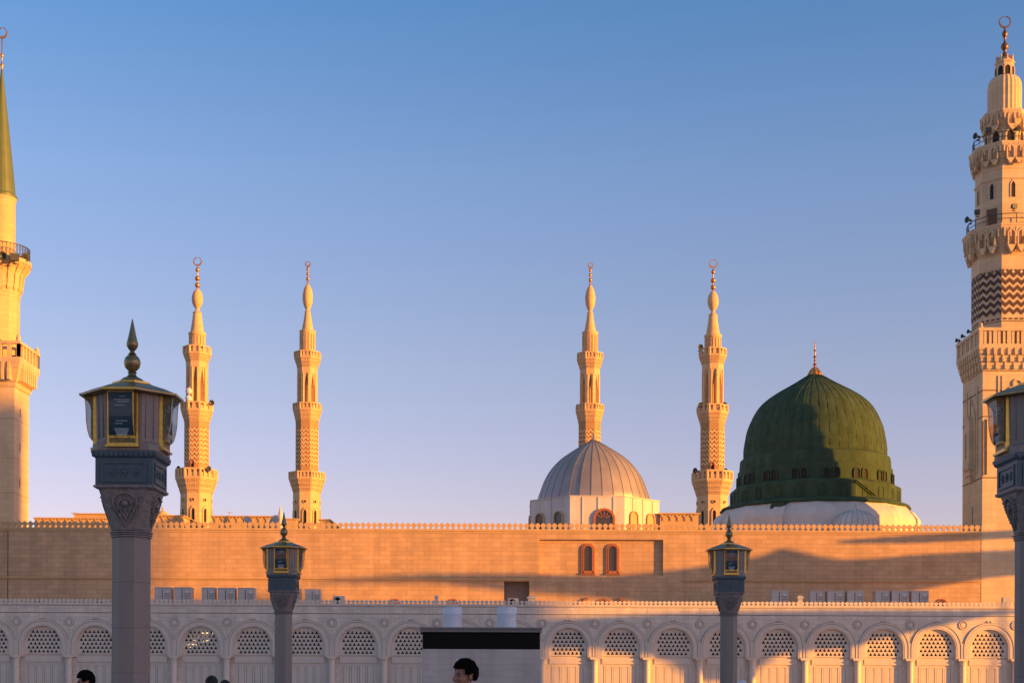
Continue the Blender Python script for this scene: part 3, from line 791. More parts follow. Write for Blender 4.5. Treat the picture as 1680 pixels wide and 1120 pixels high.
# small dark loudspeakers / floodlights on balconies
def horn(X, Y, Z, az, label, s=1.0, kind=0, group='loudspeakers and floodlights on the minaret balconies'):
    r = empty('loudspeaker', (X, Y, Z), label, 'loudspeaker', group)
    T = Matrix.Rotation(az, 4, 'Z')
    if kind == 0:
        m = MB(T @ Matrix.Translation((0, -.1*s, .55*s)) @ Matrix.Rotation(PI/2, 4, 'X')); m.lathe([(.1*s, -.35*s), (.13*s, -.1*s), (.2*s, .15*s), (.42*s, .45*s), (.44*s, .5*s), (.3*s, .42*s), (.05*s, .2*s)], 14)
    else:
        m = MB(T); m.box(-.32*s, .32*s, -.25*s, .22*s, .3*s, .82*s); m.box(-.37*s, .37*s, -.32*s, -.252*s, .25*s, .87*s)
    m.build('horn' if kind == 0 else 'cabinet', M_spk, r)
    m = MB(T); m.tube([(0, 0, 0), (0, 0, .5*s)], .05*s, 6); m.box(-.2*s, .2*s, -.15*s, .15*s, 0, .05*s); m.build('bracket', M_acd, r)
def put(px, py, D, az, label, s=1.0, kind=0):
    X, Z = at(px, py, D); horn(X, D, Z, az, label, s, kind)
# ================================================================== right tower
DT = 124.7; UT = u(DT)
XT = at(1645.5, 760, DT)[0]
ZT_ = lambda y: zz(y-ROLL*(1645-PX), DT)     # photograph rows at the tower
tow = empty('minaret', (XT, DT, 0), 'tall banded minaret with dark zigzag inlay and round ribbed cap at the right edge', 'minaret')
m = MB(); hs = 50.3*UT
m.box(-hs, hs, -hs, hs, 0, ZT_(620))
m.box(at(1612, 870, DT-3)[0]-XT, hs+4, -hs-.04, -hs-.003, 0, ZT_(868))
m.build('square_shaft', M_tow, tow)
m = MB()
for y in (650, 692, 790): m.box(-hs-.03, hs+.03, -hs-.03, hs+.03, ZT_(y+1.2), ZT_(y-.2))
for sx in (-1, 1):
    m.box(sx*hs-.05, sx*hs+.05, -hs-.05, -hs+.05, ZT_(788), ZT_(700))
m.box(-hs+5.5*UT, -hs+6.7*UT, -hs-.09, -hs-.003, ZT_(786), ZT_(697)); m.box(-hs+32*UT, -hs+33.5*UT, -hs-.09, -hs-.003, ZT_(786), ZT_(697))
m.build('string_course', M_zig, tow)
# relief scrolls on the front, blind bay window and slits on the side
m = MB(); T = fT(0, 4, hs) @ Matrix.Translation((0, 0, ZT_(640)))
m.ring(.28, .45, .003, .12, 20, T=T @ Matrix.Translation((.3, 0, 0)) @ Matrix.Rotation(PI/2, 4, 'X'))
m.ring(.5, .64, .003, .1, 20, T=T @ Matrix.Translation((1.5, 0, -.3)) @ Matrix.Rotation(PI/2, 4, 'X'))
m.box(-1.05, -.95, -.08, -.003, -1.2, .7, T); m.box(-1.4, -1.3, -.08, -.003, -1.2, .7, T)
m.prism([(-.8, -1.2), (-.3, -.5), (.1, -.3), (.1, -.1), (-.4, -.3), (-.9, -.9)], -.1, -.003, T)
m.build('scroll_relief', M_tow, tow)
sk = 3
T = fT(3, 4, hs)
m = MB()
m.prism(arch(0, ZT_(785), ZT_(690), .95, 12, .6), -.12, -.003, T)
m.prism(arch(0, ZT_(770), ZT_(700), .6, 12, .6), -.5, -.121, T)
for q, (r, y0, y1) in enumerate(((.75, 772, 762), (.6, 782, 772), (.4, 792, 782))): m.box(-r, r, -.62+q*.15, -.002-q*.001, ZT_(y0), ZT_(y1)-.003, T)
m.box(-1.5, -1.3, -.1, -.0035, ZT_(780), ZT_(640), T); m.box(1.3, 1.5, -.1, -.0035, ZT_(780), ZT_(640), T)
m.build('oriel', M_tow, tow)
m = MB(); m.box(-.3, -.18, -.52, -.501, ZT_(752), ZT_(712), T); m.box(.1, .22, -.02, -.003, ZT_(862), ZT_(832), T)
m.prism([(-.35, 0), (-.12, 0), (.0, 1.7), (-.1, 2.2)], -.14, -.122, T @ Matrix.Translation((0, 0, ZT_(690))))
m.build('slit_window', M_dark, tow)
# square balcony
m = MB(); hb = 59*UT
zz0, zz1, zz2 = ZT_(619), ZT_(583), ZT_(552)
nst = 6
for j in range(nst):
    a = zz0+(zz1-zz0)*j/nst; b = zz0+(zz1-zz0)*(j+1)/nst; t = (j+1)/nst
    r = hs+(hb-hs)*(t**.8)
    m.lathe([(r-.10, a), (r, a+(b-a)*.6), (r, b)], 4, True)
for k in range(4):   # muqarnas niches under the balcony
    T = fT(k, 4, hs+.02)
    wf = 2*hs
    for j in range(3):
        cnt = 9-j
        for c in range(cnt):
            x = -wf/2+wf*(c+.5)/cnt*1.0
            zt_ = zz1-.05-j*(zz1-zz0)*.3; hh = (zz1-zz0)*.42
            o = (hb-hs)*(1-j*.3)
            m.prism([(x-.11, zt_-hh*.75), (x+.11, zt_-hh*.75), (x+.14, zt_), (x-.14, zt_)], -o-.05, -.01, T)
m.build('corbel', M_tow, tow)
m = MB()
m.ring(hb-.35, hb, zz1+.003, zz1+.28, 4, True); m.ring(hb-.33, hb+.04, zz2-.26, zz2, 4, True)
for k in range(4):
    T = fT(k, 4, hb); wf = 2*hb
    for c in range(6):
        x = -wf/2+.18+(wf-.36)*c/5
        m.box(x-.17, x+.17, .02, .3, zz1+.28, zz2-.26, T)
        if c < 5:
            xc = x+(wf-.36)/10
            m.box(xc-.33, xc-.12, .08, .2, zz1+.28, zz2-.26, T)
            m.box(xc+.1, xc+.3, .08, .2, zz1+.28, zz2-.26, T)
    m.lathe([(.16, zz2), (.2, zz2+.12), (.1, zz2+.2), (.15, zz2+.35), (.03, zz2+.5)], 8, T=T @ Matrix.Translation((-wf/2+.2, .2, 0)))
m.build('balcony', M_tow, tow)
# octagonal stage with zigzag
ro1 = 47.0*UT
m = MB(); m.lathe([(ro1, zz1), (ro1, ZT_(541)), (ro1*.985, ZT_(539)), (ro1*.985, ZT_(455)), (ro1, ZT_(453)), (ro1*1.0, ZT_(434)), (ro1*1.02, ZT_(431.5)), (ro1*.99, ZT_(430)), (ro1*.99, ZT_(427))], 8, True)
st = m.build('zigzag_stage', M_tow, tow)
m = MB(); zigzag(m, 8, ro1*.985, ZT_(529), ZT_(457.5), 6, 3, .5, .035, duty=.52)
wf = 2*ro1*math.tan(PI/8)
for k in range(8):
    T = fT(k, 8, ro1*.985)
    m.box(-wf*.46, wf*.46, -.03, -.004, ZT_(538.7), ZT_(537.7), T)
    for c in range(4): m.box(-wf*.42+c*wf*.23, -wf*.42+c*wf*.23+wf*.14, -.03, -.0045, ZT_(535.5), ZT_(533), T)
    for c in range(6): m.prism([(-.12, 0), (.12, 0), (0, -.2)], -.03, -.0047, T @ Matrix.Translation((-wf*.42+c*wf*.168, 0, ZT_(455.2))))
m.build('zigzag_inlay', M_zig, st)
def ornate_corbel(y0, y1, rb, rt, n=8, niches=3, teeth=8):
    m = MB(); a, b = ZT_(y1), ZT_(y0); h = (b-a)
    corbel(m, n, [(rb+(rt-rb)*.25, a+h*.25, rb, a), (rb+(rt-rb)*.6, a+h*.5, rb+(rt-rb)*.25, a+h*.25), (rt, b-.2, rb+(rt-rb)*.6, a+h*.5)], teeth=teeth, gap=.4)
    m.lathe([(rt*1.01, b-.199), (rt*1.02, b-.1), (rt*1.02, b)], n, True)
    wf = 2*rb*math.tan(PI/n)
    for k in range(n):
        T = fT(k, n, rb+(rt-rb)*.45)
        for q in range(niches-1):
            x = -wf/2+wf*(q+.75)/(niches-.5)
            A = arch(x, a+h*.2, a+h*.6, .36, 10, .4); B = arch(x, a+h*.2, a+h*.6, .25, 10, .4)
            m.band(A, B, -(rt-rb)*.62, 0, T)
            m.prism([(x-.06, a-h*.06), (x+.06, a-h*.06), (x+.36, a+h*.2), (x-.36, a+h*.2)], -(rt-rb)*.5, 0, T)
        for q in range(niches+2):
            x = -wf/2+wf*(q+.0)/(niches+1)
            m.prism([(x-.05, a+h*.5), (x+.05, a+h*.5), (x+.08, a+h*.86), (x-.08, a+h*.86)], -(rt-rb)*.6, 0, T)
    m.build('corbel', M_tow, tow)
def rail(y0, y1, r, n=16):
    m = MB(); a, b = ZT_(y1), ZT_(y0)
    m.ring(r-.04, r+.04, b-.05, b, n); m.ring(r-.03, r+.03, a+(b-a)*.5, a+(b-a)*.5+.04, n)
    for k in range(n):
        m.box(-.03, .03, -.03, .03, a, b-.05, Matrix.Rotation(2*PI*(k)/n, 4, 'Z') @ Matrix.Translation((0, -r, 0)))
    m.build('railing', M_spk, tow)
ornate_corbel(385, 427, ro1*.99, 60*UT, niches=3)
rail(368, 385, 58.5*UT)
# second octagon
ro2 = 42*UT
m = MB(); m.lathe([(ro2, ZT_(388)), (ro2, ZT_(309)), (ro2*1.04, ZT_(307)), (ro2*1.04, ZT_(304)), (ro2, ZT_(302)), (ro2, ZT_(293)), (ro2*1.03, ZT_(290)), (ro2*1.0, ZT_(287)), (ro2, ZT_(283))], 8, True)
m.build('upper_stage', M_tow, tow)
for k in (-2, -1, 0, 1):
    win(k % 8, 8, ro2, 0, ZT_(337), ZT_(313), .34, tow, M_tow, M_dark, .9, .09, 'slit_window', dpt=.06)
m = MB(); m.box(-.45, .45, -.08, -.003, ZT_(385), ZT_(353), fT(7, 8, ro2)); m.build('balcony_door', M_wood, tow)
m = MB(); m.box(-.45, .45, -.08, -.003, ZT_(385), ZT_(353), fT(1, 8, ro2)); m.build('balcony_door', M_wood, tow)
ornate_corbel(250, 283, ro2, 51*UT, niches=3)
rail(233, 250, 49.5*UT)
# third stage: pierced octagon
ro3 = 28*UT
m = MB(); m.lathe([(ro3, ZT_(252)), (ro3, ZT_(222))], 8, True); m.build('lantern_stage', M_tow, tow)
for k in (-2, -1, 0, 1): win(k % 8, 8, ro3, 0, ZT_(249), ZT_(224), .62, tow, M_tow, M_dark, .6, .14, 'arched_opening', dpt=.12)
ornate_corbel(192, 222, ro3, 35.5*UT, niches=2, teeth=5)
# ribbed cap, lantern and finial
m = MB(); n = 48; prof = [(27, 193), (27, 150), (26.6, 142), (25.2, 136), (22.5, 131.5), (18, 128.6), (13, 127.5)]
vs = []; fs = []
for r, y in prof:
    for i in range(n):
        a = 2*PI*i/n; rr = r*UT*(1.0 if i % 2 else .955)
        vs.append((rr*math.cos(a), rr*math.sin(a), ZT_(y)))
for j in range(len(prof)-1):
    for i in range(n): fs.append((j*n+i, j*n+(i+1) % n, (j+1)*n+(i+1) % n, (j+1)*n+i))
fs.append(tuple((len(prof)-1)*n+i for i in range(n)))
m.add(vs, fs); m.build('ribbed_cap', M_tow, tow)
m = MB(); r = 13.2*UT
m.lathe([(r, ZT_(128)), (r, ZT_(107)), (r*1.12, ZT_(106)), (r*1.12, ZT_(104)), (r*.55, ZT_(96)), (r*.3, ZT_(95))], 8, True)
for k in range(8): m.prism([(-.1, 0), (.1, 0), (.03, .55), (-.03, .55)], -.1, .2, fT(k, 8, r*.95) @ Matrix.Translation((0, 0, ZT_(104)-.02)))
m.build('lantern', M_tow, tow)
for k in (-2, -1, 0, 1): win(k % 8, 8, r, 0, ZT_(127), ZT_(112.5), .46, tow, M_tow, M_dark, .1, .1, 'lantern_opening', dpt=.08)
m = MB()
pr = [(8, 96), (8, 94.5), (3, 88), (2.4, 84), (4.5, 81.5), (6.6, 77), (4.5, 72.5), (2, 70), (1.7, 63), (3.4, 60.5), (4.8, 56.5), (3.4, 52.5), (1.6, 50), (1.4, 46)]
m.lathe([(a*UT, ZT_(b)) for a, b in pr], 14); fin = m.build('finial', M_bronze, tow, smooth=True, auto=50)
m = MB(); crescent(m, ZT_(36.5), 10*UT, 2.6*UT); m.build('crescent', M_bronze, fin)
def putT(px, py, rr, label, az=0, s=1.0, kind=0):
    """on the balcony ring of the right tower: distance from photo x"""
    X = at(px, py, DT)[0]; dx = X-XT
    D = DT-math.sqrt(max(rr*rr-dx*dx, 0.01)); X = at(px, py, D)[0]
    horn(X, D, ZT_(py), az, label, s*.72, kind)
# ================================================================== left minaret
DM = 128.0; UM = u(DM)
XM = at(0.5, 760, DM)[0]
ZM = lambda y: zz(y-ROLL*(10-PX), DM)
lm = empty('minaret', (XM, DM, 0), 'minaret with a green pencil cone roof cut by the left edge', 'minaret')
hs = 34.8*UM
m = MB(); m.box(-hs, hs, -hs, hs, 0, ZM(641)); m.build('square_shaft', M_tow, lm)
for y in (692, 756, 812):
    m = MB(); m.box(-hs-.01, hs+.01, -hs-.01, hs+.01, ZM(y+.6), ZM(y-.2)); m.build('wall_joint', M_minz, lm)
for y0, y1 in ((685, 672), (742, 728), (800, 786)): 
    m = MB(); m.box(-.5, -.38, -.03, -.003, ZM(y0), ZM(y1), fT(1, 4, hs)); m.build('slit_window', M_dark, lm)
hb = 48*UM
m = MB(); z0_, z1_, z2_ = ZM(641), ZM(601), ZM(570)
for j in range(6):
    a = z0_+(z1_-z0_)*j/6; b = z0_+(z1_-z0_)*(j+1)/6; t = (j+1)/6; r = hs+(hb-hs)*t**.85
    m.lathe([(r-.08, a), (r, a+(b-a)*.6), (r, b)], 4, True)
for k in range(4):
    T = fT(k, 4, hs+.02); wf = 2*hs
    for c in range(7):
        x = -wf/2+wf*(c+.5)/7
        m.prism([(x-.12, z0_+.5), (x+.12, z0_+.5), (x+.12, z1_-.1), (x-.12, z1_-.1)], -(hb-hs)-.03, -.01, T)
m.build('corbel', M_tow, lm)
m = MB(); m.ring(hb-.35, hb, z1_+.003, z1_+.3, 4, True); m.ring(hb-.33, hb+.03, z2_-.25, z2_, 4, True)
for k in range(4):
    T = fT(k, 4, hb); wf = 2*hb
    for c in range(7):
        x = -wf/2+.18+(wf-.36)*c/6; m.box(x-.16, x+.16, .02, .3, z1_+.3, z2_-.25, T)
    m.lathe([(.2, z2_), (.22, z2_+.3), (.08, z2_+.6)], 8, T=T @ Matrix.Translation((-wf/2+.2, .2, 0)))
m.build('balcony', M_tow, lm)
m = MB(); m.lathe([(28.5*UM, z1_), (28.5*UM, ZM(492)), (29.5*UM, ZM(490)), (29.5*UM, ZM(486)), (30.5*UM, ZM(484))], 12, True); m.build('middle_stage', M_min, lm)
m = MB(); n = 12
m.lathe([(31*UM, ZM(484)+.002), (31*UM, ZM(478)), (33*UM, ZM(474)), (34*UM, ZM(458)), (38*UM, ZM(446)), (45*UM, ZM(438)), (47.5*UM, ZM(436)), (47.5*UM, ZM(430))], 32)
for k in range(18):
    T = Matrix.Rotation(2*PI*k/18, 4, 'Z') @ Matrix.Translation((0, -31*UM, 0)) @ Matrix.Rotation(PI/2, 4, 'Z')
    P = [(0, ZM(482)), (3*UM, ZM(478)), (4.5*UM, ZM(466)), (6.5*UM, ZM(452)), (15*UM, ZM(440)), (14*UM, ZM(436.5)), (0, ZM(436.5))]
    m.prism([(-p[0], p[1]) for p in P], -.13, .13, T)
m.build('scroll_corbel', M_min, lm)
m = MB(); a, b = ZM(430), ZM(408)
m.ring(44*UM, 45.5*UM, b-.08, b, 32); m.ring(44.3*UM, 45.3*UM, a, a+.1, 32)
for k in range(48):
    T = Matrix.Rotation(2*PI*k/48, 4, 'Z') @ Matrix.Translation((0, -44.8*UM, 0)); m.box(-.025, .025, -.025, .025, a+.1, b-.08, T)
    for q in (-1, 1): m.tube([tuple(T @ Vector((q*.16*(i % 2), 0, a+.1+(b-a-.2)*i/4))) for i in range(5)], .014, 4)
m.build('railing', M_spk, lm)
m = MB(); m.lathe([(22*UM, ZM(432)), (22*UM, ZM(332)), (23.5*UM, ZM(329)), (24.5*UM, ZM(326))], 24); m.build('drum', M_min, lm, smooth=True, auto=30)
m = MB(); m.lathe([(24.8*UM, ZM(326)+.003), (24.8*UM, ZM(322)), (22*UM, ZM(319)), (20.5*UM, ZM(300)), (11*UM, ZM(205)), (1.5*UM, ZM(115))], 24, True)
m.build('cone_roof', M_greenl, lm)
m = MB()
pr = [(2, 117), (1.2, 112), (2.6, 109), (3, 107), (1, 103), (1, 96), (2.6, 93), (3, 91), (1, 87), (.9, 64)]
m.lathe([(a*UM, ZM(b)) for a, b in pr], 12); fin = m.build('finial', M_gold, lm, smooth=True)
m = MB(); crescent(m, ZM(54.5), 9*UM, 3*UM); m.build('crescent', M_gold, fin)

# ================================================================== silver dome
DS = 130.0; US = u(DS)
XS = at(973.8, 820, DS)[0]
ZS = lambda y: zz(yc(973, y), DS)
sd = empty('silver_dome', (XS, DS, 0), 'silver grey ribbed dome on a white octagonal drum', 'dome')
prof = [(343, 482), (342, 470), (339, 440), (325, 400), (307, 350), (282.5, 300), (247.5, 250), (197.5, 200), (150, 165), (95, 130), (45, 100), (8, 78)]
pr = [(a/3.733*US, ZS(700+b/3.733)) for a, b in prof]
import bisect
def smoothprof(pr, k=4):
    out = []
    for i in range(len(pr)-1):
        p0 = pr[max(i-1, 0)]; p1 = pr[i]; p2 = pr[i+1]; p3 = pr[min(i+2, len(pr)-1)]
        for j in range(k):
            t = j/k
            out.append(tuple(.5*((2*p1[c])+(-p0[c]+p2[c])*t+(2*p0[c]-5*p1[c]+4*p2[c]-p3[c])*t*t+(-p0[c]+3*p1[c]-3*p2[c]+p3[c])*t**3) for c in (0, 1)))
    return out+[pr[-1]]
pr = smoothprof(pr, 3)
NS = 32
m = MB(); m.lathe(pr, NS, True); m.build('dome', M_lead, sd)
def ribs(m, pr, n, w_, h, off=.5):
    for i in range(n):
        A = 2*PI*(i+off)/n
        Rm = Matrix.Rotation(A, 4, 'Z')
        k = 1/math.cos(PI/n) if off else 1
        vs = []; fs = []
        for (r, z) in pr:
            r2 = r*k
            ww = min(w_, r2*.15)
            vs += [(-ww, -r2+.02, z), (-ww*.6, -r2-h, z+h*.3), (ww*.6, -r2-h, z+h*.3), (ww, -r2+.02, z)]
        for j in range(len(pr)-1):
            for q in range(3): fs.append((j*4+q, j*4+q+1, (j+1)*4+q+1, (j+1)*4+q))
        m.add(vs, fs, Rm)
m = MB(); ribs(m, pr, NS, .022, .03); m.build('dome_seam', M_leadrib, sd)
m = MB(); zt = pr[-1][1]; m.lathe([(.3, zt-.12), (.22, zt+.1), (.08, zt+.2), (.14, zt+.35), (.05, zt+.5), (.02, zt+.9)], 12); m.build('finial', M_lead, sd)
ra = 103.3*US
m = MB(); m.lathe([(ra, 13.0), (ra, ZS(828)), (ra*1.012, ZS(827.5)), (ra*1.012, ZS(826)), (pr[0][0]*1.02, ZS(824.5))], 8, True)
dr = m.build('drum', M_white, sd)
m = MB(); wf = 2*ra*math.tan(PI/8)
for k in range(8):
    T = fT(k, 8, ra)
    for q in (-.27, 0.02, .30): m.box(wf*q-.05, wf*q+.05, -.06, -.003, 13, ZS(828)-.02, T)
m.build('pilaster_strip', M_white, dr)
for k, xs, w_, zt_ in ((7, (-1.2, 1.1), .9, 846), (1, (-1.2, 1.1), .9, 846), (0, (.6,), 1.5, 845.5), (6, (-1.2, 1.1), .9, 846)):
    for x in xs:
        T = fT(k, 8, ra); rr = w_/2; t = .10 if w_ < 1.2 else .2
        zc = ZS(zt_+4)-rr
        A = arch(x, 13, zc, rr+t, 16); B = arch(x, 13, zc, rr, 16)
        m = MB(); m.band(A, B, -.18, -.003, T); f = m.build('window_frame', M_terra if k == 0 else M_stone, sd)
        m = MB(); m.prism(B, -.07, -.062, T); m.build('pane', M_stone if k == 1 else M_pane, f)
        if k == 0:
            m = MB()
            for q in range(1, 6): m.box(-.03, .03, -.12, -.072, rr*.3, rr, T @ Matrix.Translation((x, 0, zc)) @ Matrix.Rotation(PI*q/6-PI/2, 4, 'Y'))
            m.build('glazing_bar', M_terra, f)

# ================================================================== green dome
DG = 141.9; UG = u(DG)
XG = at(1336, 820, DG)[0]
ZG = lambda y: zz(yc(1336, y), DG)
gd = empty('green_dome', (XG, DG, 0), 'large green painted dome with gilt finial and paired arched openings', 'dome')
k_ = 3.294
prof = [(380, 704), (380.5, 680), (380, 655), (377, 630), (372, 600), (362, 550), (345, 505), (317, 450), (275, 400), (205, 350), (118, 300), (38, 250)]
pr = smoothprof([(a/k_*UG, ZG(540+b/k_)) for a, b in prof], 4)
NG = 48
m = MB()
vs = []; fs = []
NB = NG*4
for j, (r, z) in enumerate(pr):
    for i in range(NB):
        a = 2*PI*(i+.5)/NB
        ph = abs(math.sin(PI*(i+.5)/4))      # slightly bulged gores
        rr = r*(1-.004+.004*ph)*(1+.0025*math.sin(a*7+j*.6)+.002*math.sin(j*1.7+a*13))
        vs.append((rr*math.cos(a), rr*math.sin(a), z))
for j in range(len(pr)-1):
    for i in range(NB): fs.append((j*NB+i, j*NB+(i+1) % NB, (j+1)*NB+(i+1) % NB, (j+1)*NB+i))
fs.append(tuple((len(pr)-1)*NB+i for i in range(NB)))
m.add(vs, fs); dm_ = m.build('dome', M_green, gd, smooth=True, auto=25)
m = MB(); ribs(m, [(r*.992, z) for r, z in pr], NG, .03, .055, 0); m.build('dome_rib', M_green, gd)
rd = 403/k_*UG
z_ = lambda b: ZG(540+b/k_)
m = MB(); m.lathe([(rd, z_(775)), (rd*.99, z_(722)), (rd*.985, z_(712)), (380/k_*UG, z_(700))], 64)
m.lathe([(rd*1.02, z_(860)), (rd*1.018, z_(776)), (rd*1.0, z_(774))], 64)
dru = m.build('drum', M_green, gd, smooth=True, auto=25)
for k in range(16):
    for sg in (-1, 1):
        n = 64; kk = k*22.5+sg*3.4
        T = Matrix.Rotation(R(kk), 4, 'Z') @ Matrix.Translation((0, -rd*1.021, 0))
        zb, zt = z_(855), z_(806)
        m = MB(); A = arch(0, zb, zt-.3, .27+.1, 10); B = arch(0, zb, zt-.3, .27, 10); m.band(A, B, -.12, .04, T)
        if abs(((kk+180) % 360)-180) < 100:
            f = m.build('window', M_green, gd)
            m = MB(); m.prism(B, -.03, .05, T); m.build('pane', M_dark, f)
ro8 = 445/k_*UG*.985
m = MB(); m.lathe([(ro8, z_(957)), (ro8, z_(876)), (ro8*.985, z_(868)), (rd*1.022, z_(861))], 12, True)
lowd = m.build('lower_drum', M_green, gd)
wf = 2*ro8*math.tan(PI/12)
for k in range(12):
    T = fT(k, 12, ro8)
    for x in (-wf*.22, wf*.25):
        A = arch(x, z_(950), z_(911), .36, 10); B = arch(x, z_(950), z_(911), .29, 10); m = MB(); m.band(A, B, -.05, -.003, T); m.build('blind_arch', M_green, lowd)
# sloping stair on the lower drum
m = MB(); T = fT(1, 12, ro8)
for q in range(2): m.prism([(-wf*.62+q*.45, z_(874)), (-wf*.62+q*.45+.16, z_(874)), (-wf*.05+q*.45+.16, z_(945)), (-wf*.05+q*.45, z_(945))], -.13, -.003, T)
m.build('stair_rail', M_green, gd)
m = MB(); re = 506/k_*UG
m.lathe([(re*.985, z_(990)), (re, z_(984)), (re*.985, z_(972)), (ro8*1.0, z_(952))], 64)
m.build('eave', M_green, gd, smooth=True, auto=25)
m = MB(); m.lathe([(548/k_*UG, z_(1140)), (546/k_*UG, z_(1062)), (534/k_*UG, z_(1040)), (490/k_*UG, z_(989))], 16, True)
base = m.build('base', M_white, gd)
for k in range(8):
    m = MB(); m.ell((0, 0, 0), (1.9, 1.0, 1.6), T=Matrix.Rotation(R(k*45-6), 4, 'Z') @ Matrix.Translation((0, -496/k_*UG, z_(1085))), n=24, m=16)
    m.build('semi_dome', M_white, gd, smooth=True)
for k in range(8):
    m = MB()
    T = Matrix.Rotation(R(k*45+14), 4, 'Z') @ Matrix.Translation((0, -478/k_*UG, 0)) @ Matrix.Rotation(PI/2, 4, 'Z')
    P = [(0, z_(991)), (.35, z_(998)), (1.0, z_(1018)), (1.6, z_(1060)), (1.7, z_(1140)), (0, z_(1140))]
    m.prism([(-a, b) for a, b in P], -.55, .55, T)
    m.build('buttress', M_white, gd)
m = MB(); T = Matrix.Rotation(R(-33), 4, 'Z') @ Matrix.Translation((0, -505/k_*UG, 0))
m.prism([(-.5, z_(992)), (1.0, z_(990)), (.3, z_(1020)), (.05, z_(1090)), (-.6, z_(1090)), (-.65, z_(1010))], -.35, .3, T); m.build('green_bracket', M_green, gd)
# finial
m = MB(); cap = [(40, 250), (41, 246), (38, 238), (28, 222), (16, 210), (7, 203)]
vs = []; fs = []; n = 40
for a, b in cap:
    for i in range(n):
        t = 2*PI*i/n; rr = a/k_*UG*(1 if i % 4 in (1, 2) else .86); vs.append((rr*math.cos(t), rr*math.sin(t), z_(b)))
for j in range(len(cap)-1):
    for i in range(n): fs.append((j*n+i, j*n+(i+1) % n, (j+1)*n+(i+1) % n, (j+1)*n+i))
fs.append(tuple((len(cap)-1)*n+i for i in range(n)))
m.add(vs, fs); capo = m.build('finial_cap', M_gold, gd)
m = MB()
pr2 = [(7, 205)]
for y, r in ((190, 11), (168, 8), (150, 10), (130, 6), (115, 8), (100, 5)):
    pr2 += [(3, y+r*.9), (r, y), (3, y-r*.9)]
pr2 += [(2.5, 88), (2, 80)]
m.lathe([(a/k_*UG, z_(b)) for a, b in pr2], 12); fin = m.build('finial', M_gold, gd, smooth=True, auto=60)
m = MB(); crescent(m, z_(74), 8/k_*UG, 3.5/k_*UG); m.build('crescent', M_gold, fin)
# small dome in front
D3 = 131.0; U3 = u(D3); X3 = at(1403, 862, D3)[0]
t3 = empty('small_dome', (X3, D3, 0), 'small bluish grey dome peeping over the parapet below the green dome', 'dome')
r = 37*U3; ztp = zz(yc(1403, 836.5), D3); pr3 = []
for i in range(10):
    a = PI/2*i/9; pr3.append((max(r*math.cos(a), .02), ztp-r*.72+r*.72*math.sin(a)))
m = MB(); m.lathe([(r, 13.2)]+pr3, 24, True); m.build('dome', M_white, t3)
m = MB(); ribs(m, pr3, 24, .015, .02); m.build('dome_seam', M_leadrib, t3)
m = MB(); m.ring(r*.985, r*1.05, 14.0, 14.5, 24, True); m.build('base_ring', M_lead, t3)

